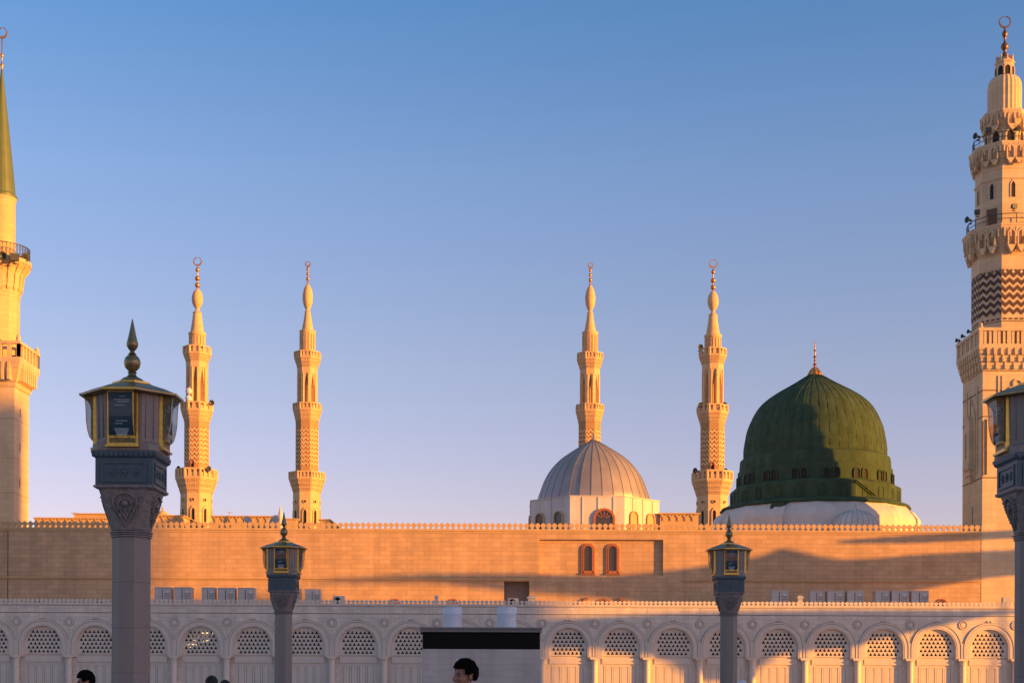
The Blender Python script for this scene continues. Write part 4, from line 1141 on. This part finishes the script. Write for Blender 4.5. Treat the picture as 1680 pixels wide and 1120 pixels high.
# ================================================================== lamp posts
def lamp_h(z): return 10.304-z/197.96
H_ = lamp_h
def lamp(loc, label):
    root = empty('lamp_post', loc, label, 'lamp post', 'brass headed lamp posts on the plaza')
    ap = .403
    m = MB()
    segs = [0]+[H_(1072)-1.04*i for i in range(4, 0, -1)]+[H_(1072)]
    for a, b in zip(segs[:-1], segs[1:]):
        m.lathe([(ap-.008, a), (ap, a+.012), (ap, b-.012), (ap-.008, b)], 8, True)
    m.lathe([(.7, 0), (.7, .35), (.55, .45), (.55, .6)], 8, True)
    m.build('shaft', M_post, root)
    m = MB()
    for q in range(3):
        z = H_(1072)+.05*q; m.lathe([(ap+.01, z+.002), (ap+.03+q*.012, z+.012), (ap+.03+q*.012, z+.040), (ap+.01, z+.048)], 8, True)
    # loft octagon -> square
    n = 8; k = 1/math.cos(PI/8)
    lo = [(.42*k*math.cos(-PI/2+PI/8+2*PI*i/8), .42*k*math.sin(-PI/2+PI/8+2*PI*i/8)) for i in range(8)]
    s = .62; e = .5
    hi = [(e, -s), (s, -e), (s, e), (e, s), (-e, s), (-s, e), (-s, -e), (-e, -s)]
    z0, z1 = H_(1040), H_(862)
    L = 6; vs = []; fs = []
    for j in range(L+1):
        t = j/L; tt = t**1.15
        for i in range(8): vs.append((lo[i][0]+(hi[i][0]-lo[i][0])*tt, lo[i][1]+(hi[i][1]-lo[i][1])*tt, z0+(z1-z0)*t))
    for j in range(L):
        for i in range(8): fs.append((j*8+i, j*8+(i+1) % 8, (j+1)*8+(i+1) % 8, (j+1)*8+i))
    fs += [tuple(range(8))[::-1], tuple(L*8+i for i in range(8))]
    m.add(vs, fs)
    m.lathe([(.63, z1+.002), (.69, z1+.04), (.69, z1+.085)], 4, True)
    cap = m.build('capital', M_carv, root)
    # carved shield relief on each side of the capital
    m = MB()
    sl = math.atan((.62-.42)/(z1-z0))
    for kf in range(4):
        T = Matrix.Rotation(PI/2*kf, 4, 'Z') @ Matrix.Translation((0, -.42-.012, z0)) @ Matrix.Rotation(sl, 4, 'X')
        A = [(0, .08), (.13, .3), (.28, .55), (.30, .72), (.14, .84), (0, .88), (-.14, .84), (-.30, .72), (-.28, .55), (-.13, .3)]
        B = [(a*.86, .5+(b-.5)*.88) for a, b in A]
        m.band(A, B, -.035, .03, T, closed=True)
        C2 = [(a*.6, .5+(b-.5)*.62) for a, b in A]; D2 = [(a*.5, .5+(b-.5)*.52) for a, b in A]
        m.band(C2, D2, -.03, .03, T, closed=True)
        m.ell((0, -.03, .60), (.075, .06, .075), T, 12, 8)
        for a in range(8): m.box(-.012, .012, -.025, .02, .1, .19, T @ Matrix.Translation((0, 0, .60)) @ Matrix.Rotation(a*PI/4, 4, 'Y'))
        for a in (-1, 1):
            m.ring(.03, .05, -.02, .025, 10, T=T @ Matrix.Translation((a*.08, 0, .36)) @ Matrix.Rotation(PI/2, 4, 'X'))
            for q in range(7):
                m.box(-.02, .02, -.02, .02, -.02, .02, T @ Matrix.Translation((a*(.19+.032*q), 0, .28+.08*q)) @ Matrix.Rotation(PI/4, 4, 'Y'))
    m.build('shield_relief', M_carv, cap)
    # blue-grey collar block
    m = MB(); zb, zt = H_(848), H_(722)
    m.box(-.655, .655, -.655, .655, zb-.002, zt)
    for kf in range(4):
        T = Matrix.Rotation(PI/2*kf, 4, 'Z') @ Matrix.Translation((0, -.655, 0))
        m.band([(-.52, zb+.08), (.52, zb+.08), (.52, zt-.08), (-.52, zt-.08)], [(-.46, zb+.13), (.46, zb+.13), (.46, zt-.13), (-.46, zt-.13)], -.03, -.003, T, closed=True)
        for x in (-.28, 0, .28):
            for a in range(4): m.box(-.10, .10, -.022-a*.001, -.003, -.018, .018, T @ Matrix.Translation((x, 0, (zb+zt)/2)) @ Matrix.Rotation(a*PI/4, 4, 'Y'))
            m.ell((x, -.02, (zb+zt)/2), (.045, .03, .045), T, 10, 6)
    m.lathe([(.67, zt+.002), (.70, zt+.03), (.735, H_(700)), (.735, H_(690))], 4, True)
    for kf in range(4):
        T = Matrix.Rotation(PI/2*kf, 4, 'Z') @ Matrix.Translation((0, -.70, 0))
        for c in range(12): m.box(-.03, .03, -.035, .03, -.055, .05, T @ Matrix.Translation((-.62+c*.113, 0, (zt+H_(695))/2+.02)) @ Matrix.Rotation(-.5, 4, 'Y'))
    m.build('collar', M_blue, root)
    # stone core of the head
    m = MB(); zc0, zc1 = H_(690)+.003, H_(420)
    def oct8(f, s_): return [(f, -s_), (s_, -f), (s_, f), (f, s_), (-f, s_), (-s_, f), (-s_, -f), (-f, -s_)]
    def loft(m, rows):
        vs = []; fs = []
        for (f, s_, z) in rows: vs += [(a, b, z) for a, b in oct8(f, s_)]
        for j in range(len(rows)-1):
            for i in range(8): fs.append((j*8+i, j*8+(i+1) % 8, (j+1)*8+(i+1) % 8, (j+1)*8+i))
        fs += [tuple(range(8))[::-1], tuple((len(rows)-1)*8+i for i in range(8))]
        m.add(vs, fs)
    loft(m, [(.60, .74, zc0), (.58, .74, zc0+.14), (.40, .70, zc0+.22), (.42, .72, zc1)])
    for kf in range(4):
        T = Matrix.Rotation(PI/4+PI/2*kf, 4, 'Z') @ Matrix.Translation((0, -.80, 0))
        for x in (-.1, .1): m.box(x-.012, x+.012, -.012, .02, zc0+.3, zc1-.05, T)
    m.build('head_core', M_post, root)
    # roof
    m = MB()
    loft(m, [(.36, 1.03, H_(432)), (.385, 1.09, H_(430)), (.385, 1.09, H_(422)), (.30, .85, H_(400)), (.17, .46, H_(372)), (.15, .40, H_(368))])
    rf = m.build('roof', M_roofm, root)
    m = MB(); loft(m, [(.165, .42, H_(371)), (.165, .42, H_(362)), (.13, .32, H_(356)), (.10, .24, H_(352))])
    m.build('roof_crown', M_brass, rf)
    for kf in range(4):
        T = Matrix.Rotation(PI/2*kf, 4, 'Z')
        m = MB(); m.box(-.39, .39, -1.115, -1.092, H_(431), H_(421), T); m.build('eave_trim', M_brass, rf)
    m = MB()
    pr = [(.26, 353), (.25, 345), (.2, 338), (.13, 332), (.09, 322), (.085, 316), (.11, 312), (.075, 306), (.11, 300), (.165, 288), (.19, 270), (.19, 262), (.165, 246), (.11, 234), (.07, 229),
          (.10, 226), (.06, 221), (.05, 212), (.085, 205), (.125, 192), (.135, 180), (.115, 165), (.085, 140), (.055, 110), (.03, 85), (.008, 65)]
    m.lathe([(a, H_(b)) for a, b in pr], 24); m.build('finial', M_roofm, root, smooth=True, auto=50)
    # four lantern bays: a gold frame on the core and a glazed bay bulging out of it
    for kf in range(4):
        T = Matrix.Rotation(PI/2*kf, 4, 'Z')
        zt, zb = H_(410), H_(668)
        inn, fo, hw = .66, .80, .355
        m = MB(T)
        def fr_(x0, x1, z0, z1, o=0.0): m.box(x0, x1, -fo-o, -inn, z0, z1)
        fr_(-hw, -hw+.05, zb+.001, zt); fr_(hw-.05, hw, zb+.001, zt)
        fr_(-hw+.05, hw-.05, zt-.05, zt-.001, .01); fr_(-hw+.05, hw-.05, zb+.002, zb+.045, .01); fr_(-hw+.05, hw-.05, zb+.15, zb+.185, .02)
        m.box(-hw-.03, hw+.03, -fo-.05, -inn, zb-.045, zb)
        m.box(-hw-.02, hw+.02, -fo-.03, -inn, zt+.001, zt+.035)
        for q in (-.14, 0, .14): m.ell((q, -fo-.03, zb+.165), (.018, .018, .018), n=8, m=6)
        fr = m.build('lantern_frame', M_brass, root)
        gw = .285
        rows = [(.84, zb+.19), (.90, zb+.27), (.945, zb+.42), (.975, zb+.62), (.99, zt-.32), (1.01, zt-.16)]
        # engraved brass: top block, lower panel, cheeks with a curved inner edge
        m = MB(T)
        m.box(-gw-.015, gw+.015, -1.03, -fo, zt-.158, zt-.052)
        m.box(-hw+.05, hw-.05, -fo-.002, -inn-.01, zb+.046, zb+.149)
        for sx in (-1, 1):
            x0, x1 = (gw-.001, gw+.014) if sx > 0 else (-gw-.014, -gw+.001)
            P = [(-fo, zb+.19), (-.84, zb+.19), (-.865, zb+.3), (-.865, zt-.42), (-.885, zt-.32), (-.93, zt-.24), (-1.0, zt-.19), (-1.02, zt-.159), (-fo, zt-.159)]
            vs = [(x0, p, q) for p, q in P]+[(x1, p, q) for p, q in P]; n = len(P)
            m.add(vs, [tuple(range(n)), tuple(range(2*n-1, n-1, -1))]+[(i, i+n, (i+1) % n+n, (i+1) % n) for i in range(n)])
        m.build('engraved_panel', M_brassd, fr)
        m = MB(T)
        for sx in (-1, 1): m.tube([(sx*gw, -r_, z) for r_, z in rows], .010, 5)
        m.box(-gw-.01, gw+.01, -.855, -fo, zb+.186, zb+.2)
        m.build('glazing_bar', M_brass, fr)
        m = MB(T); n = len(rows); vs = []; fs = []
        for r_, z in rows: vs += [(-gw, -fo, z), (-gw, -r_, z), (gw, -r_, z), (gw, -fo, z)]
        for jn in range(n-1):
            for q in range(3): fs.append((jn*4+q, jn*4+q+1, jn*4+q+5, jn*4+q+4))
        m.add(vs, fs); m.build('glass', M_lglass, fr)
        m = MB(T); m.box(-gw+.01, gw-.01, -fo-.012, -fo-.003, zb+.2, zt-.17); m.build('lining', M_lback, fr)
        m = MB(T); zr = zb+.21
        m.add([(-.11, -.86, zr), (.11, -.86, zr), (.17, -.90, zr+.15), (-.17, -.90, zr+.15), (-.11, -.78, zr), (.11, -.78, zr), (.17, -.80, zr+.15), (-.17, -.80, zr+.15)],
              [(0, 1, 2, 3), (4, 7, 6, 5), (0, 3, 7, 4), (1, 5, 6, 2), (3, 2, 6, 7), (0, 4, 5, 1)])
        m.build('reflector', M_lwhite, fr)
        m = MB(T)
        for z, p, q in ((zt-.23, -.05, .07), (zt-.30, -.18, .17), (zt-.35, -.10, .16), (zt-.43, -.17, .06), (zb+.52, -.14, .12), (zb+.46, -.16, .02)):
            m.box(p, q, -.86, -.84, z, z+.022)
        m.build('louvre', M_lwhite, fr)
    return root
D1, D2 = 33.0, 70.4
XA = at(215.5, 950, D1)[0]
lp = lamp((XA, D1, 0), 'largest lamp post, with brass lantern head, at the left before the arcade')
dup(lp, (at(465.2, 1000, D2)[0], D2, 0), 'smaller farther lamp post standing before the left half of the arcade')
dup(lp, (at(1195.6, 1000, D2)[0], D2, 0), 'smaller farther lamp post standing right of the kiosk, below the green dome')
dup(lp, (at(1697.5, 950, 32.7)[0], 32.7, 0), 'large near lamp post cut off by the right edge')

# ================================================================== kiosk with ducts
DK = 60.0; UK = u(DK)
X0, X1 = at(692.5, 1075, DK)[0], at(886.5, 1075, DK)[0]; XK = (X0+X1)/2; w2 = (X1-X0)/2
ZK = lambda y: zz(y, DK)
kk = empty('kiosk', (XK, DK, 0), 'grey block kiosk with a black louvre band and two metal ducts on its roof', 'kiosk')
m = MB(); m.box(-w2, w2, 0, 4.5, 0, ZK(1064.5)); m.box(-w2, w2, .25, 4.5, ZK(1064.5)+.002, ZK(1036.5)); m.build('wall', M_kiosk, kk)
m = MB(); m.box(-w2-3*UK, w2+1.5*UK, -.12, 4.6, ZK(1036.5)+.002, ZK(1031.2)); m.box(-w2-5*UK, w2+3*UK, -.2, 4.7, ZK(1031.2)+.002, ZK(1028.6)); m.build('roof', M_ktrim, kk)
m = MB(); m.box(-w2+.02, w2-.02, .04, .248, ZK(1064.5)+.003, ZK(1036.5)-.003)
for j in range(9):
    z = ZK(1064.5)+.04+j*.075; m.box(-w2+.03, w2-.03, .01, .039, z, z+.02)
for px in (755.5, 821): 
    x = at(px, 1050, DK)[0]-XK; m.box(x-.03, x+.03, -.005, .0395, ZK(1064.5)+.003, ZK(1036.5)-.003)
m.build('louvre_band', M_black, kk)
for px in (742.2, 831.8):
    Dd = DK+1.0
    X = at(px, 1010, Dd)[0]-XK; r = 15.6*u(Dd); zt = zz(yc(px, 995.5), Dd)
    m = MB(Matrix.Translation((X, 1.0, 0)))
    m.lathe([(r, ZK(1028.6)+.003), (r, zt-.3), (r*1.012, zt-.29), (r*1.012, zt-.26), (r, zt-.25), (r, zt-.02), (r*1.02, zt-.015), (r*1.02, zt), (r*.95, zt), (r*.95, zt-.1)], 40)
    m.build('duct', M_duct, kk, smooth=True, auto=30)

# ================================================================== people
def person(X, Y, Hh, az, label, hairm, cloth, style='man', head_tilt=0.0, s=None):
    """standing figure, origin at the feet, facing -Y before rotation"""
    s = Hh/1.785
    root = empty('person', (X, Y, 0), label, 'person'); root.rotation_euler = (0, 0, az); root.scale = (s, s, s)
    # body: one skin-modified skeleton with an egg-shaped, featured head merged by a voxel remesh
    J = {}; V = []; E = []; Rr = []
    def j(n_, p, r, par=None):
        J[n_] = len(V); V.append(p); Rr.append(r)
        if par is not None: E.append((J[par], J[n_]))
    j('pelvis', (0, 0, .95), (.15, .105)); j('waist', (0, 0, 1.10), (.135, .095), 'pelvis'); j('chest', (0, .005, 1.28), (.16, .105), 'waist'); j('clav', (0, .01, 1.42), (.12, .08), 'chest'); j('neck', (0, .01, 1.49), (.056, .058), 'clav'); j('neck2', (0, -.005, 1.56), (.052, .055), 'neck')
    for sg, nm in ((-1, 'r'), (1, 'l')):
        j('sh'+nm, (sg*.18, .01, 1.40), (.06, .06), 'clav'); j('el'+nm, (sg*.25, .03, 1.12), (.042, .042), 'sh'+nm); j('wr'+nm, (sg*.26, -.06, .88), (.028, .024), 'el'+nm); j('pa'+nm, (sg*.262, -.08, .81), (.034, .018), 'wr'+nm)
        for q, (dy, ln) in enumerate(((-.03, .072), (-.01, .085), (.01, .08), (.028, .062))):
            j('f%d%s' % (q, nm), (sg*.266, -.085+dy, .78), (.0095, .0095), 'pa'+nm); j('g%d%s' % (q, nm), (sg*.258, -.09+dy*1.1, .78-ln*.6), (.009, .009), 'f%d%s' % (q, nm)); j('h%d%s' % (q, nm), (sg*.246, -.095+dy*1.15, .78-ln), (.007, .007), 'g%d%s' % (q, nm))
        j('t1'+nm, (sg*.25, -.115, .83), (.0105, .0105), 'pa'+nm); j('t2'+nm, (sg*.24, -.13, .79), (.009, .009), 't1'+nm)
        j('hip'+nm, (sg*.09, 0, .90), (.09, .095), 'pelvis'); j('kn'+nm, (sg*.10, -.02*sg, .49), (.058, .06), 'hip'+nm); j('an'+nm, (sg*.10, .02-.04*sg, .09), (.04, .042), 'kn'+nm); j('toe'+nm, (sg*.12, -.13-.04*sg, .035), (.04, .03), 'an'+nm)
    me = bpy.data.meshes.new('body'); me.from_pydata(V, E, [])
    body = bpy.data.objects.new('body', me); COL.objects.link(body)
    md = body.modifiers.new('skin', 'SKIN'); sk = me.skin_vertices[0].data
    for i, r in enumerate(Rr): sk[i].radius = r
    sk[0].use_root = True
    body.modifiers.new('sub', 'SUBSURF').levels = 1
    dg = bpy.context.evaluated_depsgraph_get(); ev = body.evaluated_get(dg); bm_ = ev.to_mesh()
    mb = MB(); mb.add([tuple(v.co) for v in bm_.vertices], [tuple(p.vertices) for p in bm_.polygons]); ev.to_mesh_clear()
    bpy.data.objects.remove(body)
    Th = Matrix.Translation((0, 0, 1.55)) @ Matrix.Rotation(head_tilt, 4, 'X') @ Matrix.Translation((0, 0, -1.55))
    e = lambda c, r, n=20, q=14: mb.ell(c, r, Th, n, q)
    e((0, .018, 1.665), (.076, .094, .085))        # cranium
    e((0, -.02, 1.615), (.062, .075, .080))        # face mass
    e((0, -.058, 1.552), (.030, .026, .024))       # chin
    e((0, -.01, 1.565), (.052, .06, .04))          # jaw
    e((0, -.082, 1.668), (.048, .012, .010))       # brow
    e((.03, -.070, 1.62), (.024, .02, .02)); e((-.03, -.070, 1.62), (.024, .02, .02))   # cheeks
    mb.tube([tuple(Th @ Vector(p)) for p in ((0, -.084, 1.662), (0, -.098, 1.64), (0, -.110, 1.617))], .009, 8, .014)
    e((0, -.106, 1.613), (.017, .014, .010))       # nose tip
    e((0, -.092, 1.588), (.023, .011, .006)); e((0, -.091, 1.577), (.021, .011, .007))  # lips
    for sg in (-1, 1):
        mb.ell((0, 0, 0), (.010, .019, .032), Th @ Matrix.Translation((sg*.078, .012, 1.63)) @ Matrix.Rotation(-.15, 4, 'X') @ Matrix.Rotation(sg*.35, 4, 'Z'))
    body = mb.build('body', M_skin, root)
    rm = body.modifiers.new('r', 'REMESH'); rm.mode = 'VOXEL'; rm.voxel_size = .006
    smd = body.modifiers.new('s', 'SMOOTH'); smd.iterations = 2; smd.factor = .4
    rm.use_smooth_shade = True
    for sg in (-1, 1):
        m = MB(); m.ell((sg*.031, -.078, 1.647), (.0125, .009, .006), Th, 10, 8); m.build('eye', M_eye, root)
        m = MB(); m.ell((sg*.031, -.079, 1.668), (.018, .008, .0055), Th, 10, 8); m.build('eyebrow', M_hair, root)
    # clothes
    m = MB()
    rows = [(.20, .15, .80), (.175, .13, .98), (.165, .125, 1.10), (.19, .135, 1.27), (.205, .13, 1.37), (.14, .10, 1.45), (.075, .072, 1.485), (.068, .066, 1.51)]
    if style == 'robe' or style == 'veil': rows = [(.30, .26, .03), (.26, .22, .4), (.22, .18, .8)]+rows[1:]
    n = 28; vs = []; fs = []
    for a, b, z in rows:
        for i in range(n):
            t = 2*PI*i/n; fold = 1+.03*math.sin(t*7+z*3)*(1 if z < 1.3 else .2)
            vs.append((a*fold*math.cos(t), b*fold*math.sin(t)+.005, z))
    for jn in range(len(rows)-1):
        for i in range(n): fs.append((jn*n+i, jn*n+(i+1) % n, (jn+1)*n+(i+1) % n, (jn+1)*n+i))
    m.add(vs, fs)
    for sg in (-1, 1): m.tube([(sg*.15, .01, 1.42), (sg*.2, .015, 1.36), (sg*.25, .03, 1.13), (sg*.262, -.04, .92)], .075, 14, .05)
    m.build('shirt' if style == 'man' else 'robe', cloth, root, smooth=True)
    if style == 'man':
        m = MB()
        for sg in (-1, 1): m.tube([(sg*.085, 0, .96), (sg*.10, -.02*sg, .5), (sg*.10, .02-.04*sg, .08)], .115, 14, .075)
        m.lathe([(.165, .84), (.17, 1.0)], 20, T=Matrix.Diagonal((1, .75, 1, 1))); m.build('trousers', M_cloth_g, root, smooth=True)
    m = MB()
    for sg in (-1, 1): m.ell((sg*.115, -.08-.04*sg, .045), (.05, .14, .045))
    m.build('shoe', M_cloth_b, root, smooth=True)
    # hair / veil
    m = MB(Th)
    rnd = random.Random(int(X*10)+3)
    N1, N2 = 44, 26; vs = []; fs = []
    for a in range(N2+1):
        th = PI*.5*a/N2*1.45
        for b in range(N1):
            ph = 2*PI*b/N1
            x, y, z = math.sin(th)*math.cos(ph), math.sin(th)*math.sin(ph), math.cos(th)
            k = 1+.028*math.sin(ph*9+th*7)+.02*math.sin(ph*4-th*11)+.035*rnd.random()
            if style == 'man': px, py, pz = .086*x*k, .016+.093*y*k, 1.668+.102*z*k+.014*max(0, -y)*(z > 0)
            else: px, py, pz = .098*x*k, .015+.116*y*k, 1.655+.112*z*k
            vs.append((px, py, pz))
    for a in range(N2):
        for b in range(N1):
            ids = (a*N1+b, a*N1+(b+1) % N1, (a+1)*N1+(b+1) % N1, (a+1)*N1+b)
            c = [sum(vs[i][q] for i in ids)/4 for q in range(3)]
            if style == 'man':
                front = c[1] < -.030 and c[2] < 1.705            # forehead and face open
                side = abs(c[0]) > .045 and c[1] < .028 and c[2] < 1.655-.25*(c[1]+.03)   # temples in front of the ears
                ear = abs(c[0]) > .05 and -.005 < c[1] < .042 and c[2] < 1.662
                low = c[2] < (1.553 if c[1] > .045 else 1.6)
                if front or side or ear or low: continue
            else:
                if c[1] < -.062 and c[2] < 1.70 and abs(c[0]) < .06: continue
            fs.append(ids)
    m.add(vs, fs)
    hr = m.build('hair' if style in ('man', 'robe') else 'veil', hairm, root, smooth=True)
    so_ = hr.modifiers.new('t', 'SOLIDIFY'); so_.thickness = .014; so_.offset = -1
    if style == 'veil':
        m = MB(); m.lathe([(.30, 1.15), (.25, 1.36), (.13, 1.47), (.10, 1.56), (.105, 1.64)], 24, T=Matrix.Translation((0, .02, 0)) @ Matrix.Diagonal((.9, .8, 1, 1)), caps=False); m.build('shawl', hairm, root, smooth=True)
    return root
def pers(px, py, D, az, label, **k):
    X, Z = at(px, py, D)
    return person(X, D, Z, az, label, **k)
pers(764, 1079.3, 12.0, -PI/2+R(33), 'man with thick black hair in profile in front of the kiosk', hairm=M_hair, cloth=M_cloth_g, style='man', head_tilt=.10)
pers(143.5, 1098, 16.7, -PI/2+R(20), 'dark haired man in a white collared top left of the big lamp post', hairm=M_hair, cloth=M_cloth_w, style='man', head_tilt=.25)
pers(348, 1107, 26.0, R(160), 'taller person with a dark covered head left of the small left lamp post', hairm=M_cloth_b, cloth=M_cloth_b, style='veil')
pers(369, 1114.3, 26.5, R(-150), 'shorter person with a dark covered head beside the taller one', hairm=M_cloth_b, cloth=M_cloth_b, style='veil')
pers(1217.5, 1115, 26.0, R(170), 'person in a white headscarf at the foot of the small right lamp post', hairm=M_cloth_w, cloth=M_cloth_w, style='veil')

# loudspeakers on the balconies
putT(1605.5, 240, 48*UT, 'dark loudspeaker at the left tip of the topmost railed balcony, right minaret', -1.2, .9)
putT(1622, 237, 48*UT, 'dark loudspeaker box beside the doorway on the topmost railed balcony, right minaret', -.4, .9, 1)
putT(1665, 236, 48*UT, 'dark loudspeaker at the right of the topmost railed balcony, right minaret', .6, .9)
putT(1592, 373, 57*UT, 'dark loudspeaker at the left tip of the middle railed balcony, right minaret', -1.2, .9)
putT(1604, 368, 57*UT, 'dark loudspeaker box left of the brown door on the middle railed balcony', -.6, .9, 1)
putT(1663, 364, 57*UT, 'grey loudspeaker box right of the brown door on the middle railed balcony', .3, .9, 1)
for px, py, lab in ((1571, 556, 'leftmost dark floodlight on the square balcony parapet of the right minaret'), (1580, 553, 'middle dark floodlight on the square balcony parapet of the right minaret'), (1590, 549, 'dark floodlight nearest the corner on the square balcony of the right minaret')):
    XX = XT-hb*0-58*UT
    # on the left side of the square balcony: solve the depth for this column
    D = XX/((px-PX)/F)
    horn(XX, D, zz2, -1.3, lab, .45, 0)
put(24, 433, DM-2.2, .4, 'dark loudspeaker on the round railed balcony of the left minaret', 1.0, 1)
put(36, 433, DM-.5, .9, 'dark horn loudspeaker at the right tip of the left minaret round balcony', .9)
put(7, 432, DM-2.4, 0, 'dark horn loudspeaker on the left minaret round balcony at the picture edge', .9)
put(20, 598, DM-2.0, .2, 'dark loudspeaker behind the square parapet of the left minaret', .9, 1)
AB = DA_
for px, py, D, lab in ((303, 664, AB-.5, 'dark floodlight at the left tip of the middle balcony, minaret with white antenna drums'),
                       (345, 664, AB-.5, 'dark floodlight at the right tip of the middle balcony, minaret with white antenna drums'),
                       (297, 772, AB-.5, 'dark floodlight at the left tip of the lowest balcony, minaret with white antenna drums'),
                       (339, 772, AB-1.8, 'dark floodlight at the right of the lowest balcony, minaret with white antenna drums'),
                       (1147, 668, AB-.5, 'dark floodlight at the left tip of the middle balcony, minaret beside the green dome'),
                       (1190, 668, AB-.5, 'dark floodlight at the right tip of the middle balcony, minaret beside the green dome'),
                       (1144, 775, AB-1.2, 'dark floodlight at the left of the lowest balcony, minaret beside the green dome'),
                       (1192, 776, AB-1.4, 'dark floodlight at the right of the lowest balcony, minaret beside the green dome'),
                       (1147, 573, AB-.3, 'dark floodlight at the left tip of the top balcony, minaret beside the green dome')):
    put(px, py+3, D, random.uniform(-1, 1), lab, .9, 0)

# ================================================================== unseen, added for the long shadows (off to the right, behind the camera)
NQ = Vector((c_, s_)); UQ = Vector((-s_, c_))
def qpos(q, a): p = NQ*q+UQ*a; return p.x, p.y
def frameQ(a0):
    """local x = across the sun (q), y = along the light"""
    M = Matrix.Identity(4)
    M[0][0], M[1][0] = c_, s_
    M[0][1], M[1][1] = -s_, c_
    x, y = qpos(0, a0); M[0][3], M[1][3] = x, y
    return M
A1 = -150.0
def zc(v, a0): return v-a0*TE
def caster(q0, q1, v, a0, label):  # unseen building, placed and sized to throw shade on the scene
    m = MB(frameQ(a0)); h = zc(v, a0)
    m.box(q0, q1, -18, 0, 0, h-1.5); m.box(q0-.3, q1+.3, -18.3, .3, h-1.49, h)
    o = m.build('shade_caster_building', M_conc); tag(o, label, 'building')
    m = MB(frameQ(a0))
    for i in range(int((q1-q0)/4)):
        for jf in range(int(h/3.6)):
            m.box(q0+1+i*4, q0+3+i*4, .003, .08, 1.2+jf*3.6, 3.0+jf*3.6)
    w_ = m.build('window', M_pane, o); 
    return o
caster(-60, 30, 18, -420, 'added unseen broad distant beige shade hotel block beyond the plaza')
caster(30.5, 78, 18.5, -400, 'second added unseen distant beige shade hotel block beyond the plaza')
caster(76.5, 97.6, 36, A1, 'added unseen tall beige shade hotel block to the right of the plaza')
caster(96.7, 103.0, 16.2, A1-20, 'added unseen lower beige shade block beside the tall hotel block')
A2 = -34.0
def blocker(top, bot, a0, label):  # unseen plate, its outline drawn to give the wanted shade band
    T = frameQ(a0); m = MB(T)
    A = [(q, zc(v, a0)) for q, v in top]; B = [(q, zc(v, a0)) for q, v in bot]
    m.band(A, B, -1.2, 0)
    o = m.build('sun_blocker_plate', M_blocker); tag(o, label, 'blocker')
    return o
def resample(L, qs):
    out = []
    for q in qs:
        for (a, va), (b, vb) in zip(L[:-1], L[1:]):
            if a <= q <= b or (a, va) == L[0] and q < a: 
                t = (q-a)/(b-a); out.append((q, va+(vb-va)*max(0, min(1, t)))); break
        else: out.append((q, L[-1][1]))
    return out
upT = [(103.4, 17.3), (107.5, 17.0), (111.3, 16.2), (114.1, 15.4), (116.7, 15.4), (118.6, 15.6), (119.6, 15.9), (120.4, 16.5), (121.2, 15.8), (122.3, 15.0), (123.5, 14.8), (125.2, 14.8), (127.4, 14.6), (130.5, 14.2)]
upB = [(103.4, 17.1), (107.5, 16.3), (111.3, 14.5), (114.1, 13.4), (116.2, 12.2), (117.5, 10.6), (119, 10.0), (122.5, 10.2), (124.0, 11.2), (125.2, 11.8), (127.4, 12.3), (130.5, 12.4)]
qs = [103.4+(130.5-103.4)*i/40 for i in range(41)]
blocker(resample(upT, qs), resample(upB, qs), A2, 'unseen long undulating cream plate added as sun canopy, upper tier')
loT = [(102.4, 11.3), (106.9, 10.9), (112.5, 9.9), (118.4, 8.6), (119, 8.55)]
loB = [(102.4, 9.3), (105.1, 8.4), (106.9, 7.2), (107.9, 5.4), (109.6, 5.2), (110.6, 7.0), (112.9, 7.0), (113.8, 7.4), (115.6, 8.0), (117.3, 8.45), (119, 8.5)]
qs = [102.4+(119-102.4)*i/30 for i in range(31)]
blocker(resample(loT, qs), resample(loB, qs), A2, 'unseen long undulating cream plate added as sun canopy, lower tier')
blocker([(122.4, 16.6), (125, 16.5), (131, 15.9)], [(122.4, 16.45), (125, 15.9), (131, 15.3)], A2+14, 'unseen thin high plate added as sun canopy strip')
blocker([(112.4, 11.9), (113.6, 12.5), (117.6, 12.4)], [(112.4, 11.2), (113.6, 10.7), (117.6, 10.4)], A2, 'unseen short cream plate added as sun canopy between the tiers')
m = MB(frameQ(A2-.6))  # posts added beneath the sun-blocking plates, also out of view
for q in (104.5, 117.8, 130): m.lathe([(.09, 0), (.09, zc(10.6, A2))], 8, T=Matrix.Translation((q, 0, 0)))
tag(m.build('blocker_posts', M_conc), 'slim posts added under the unseen sun blockers', 'post')
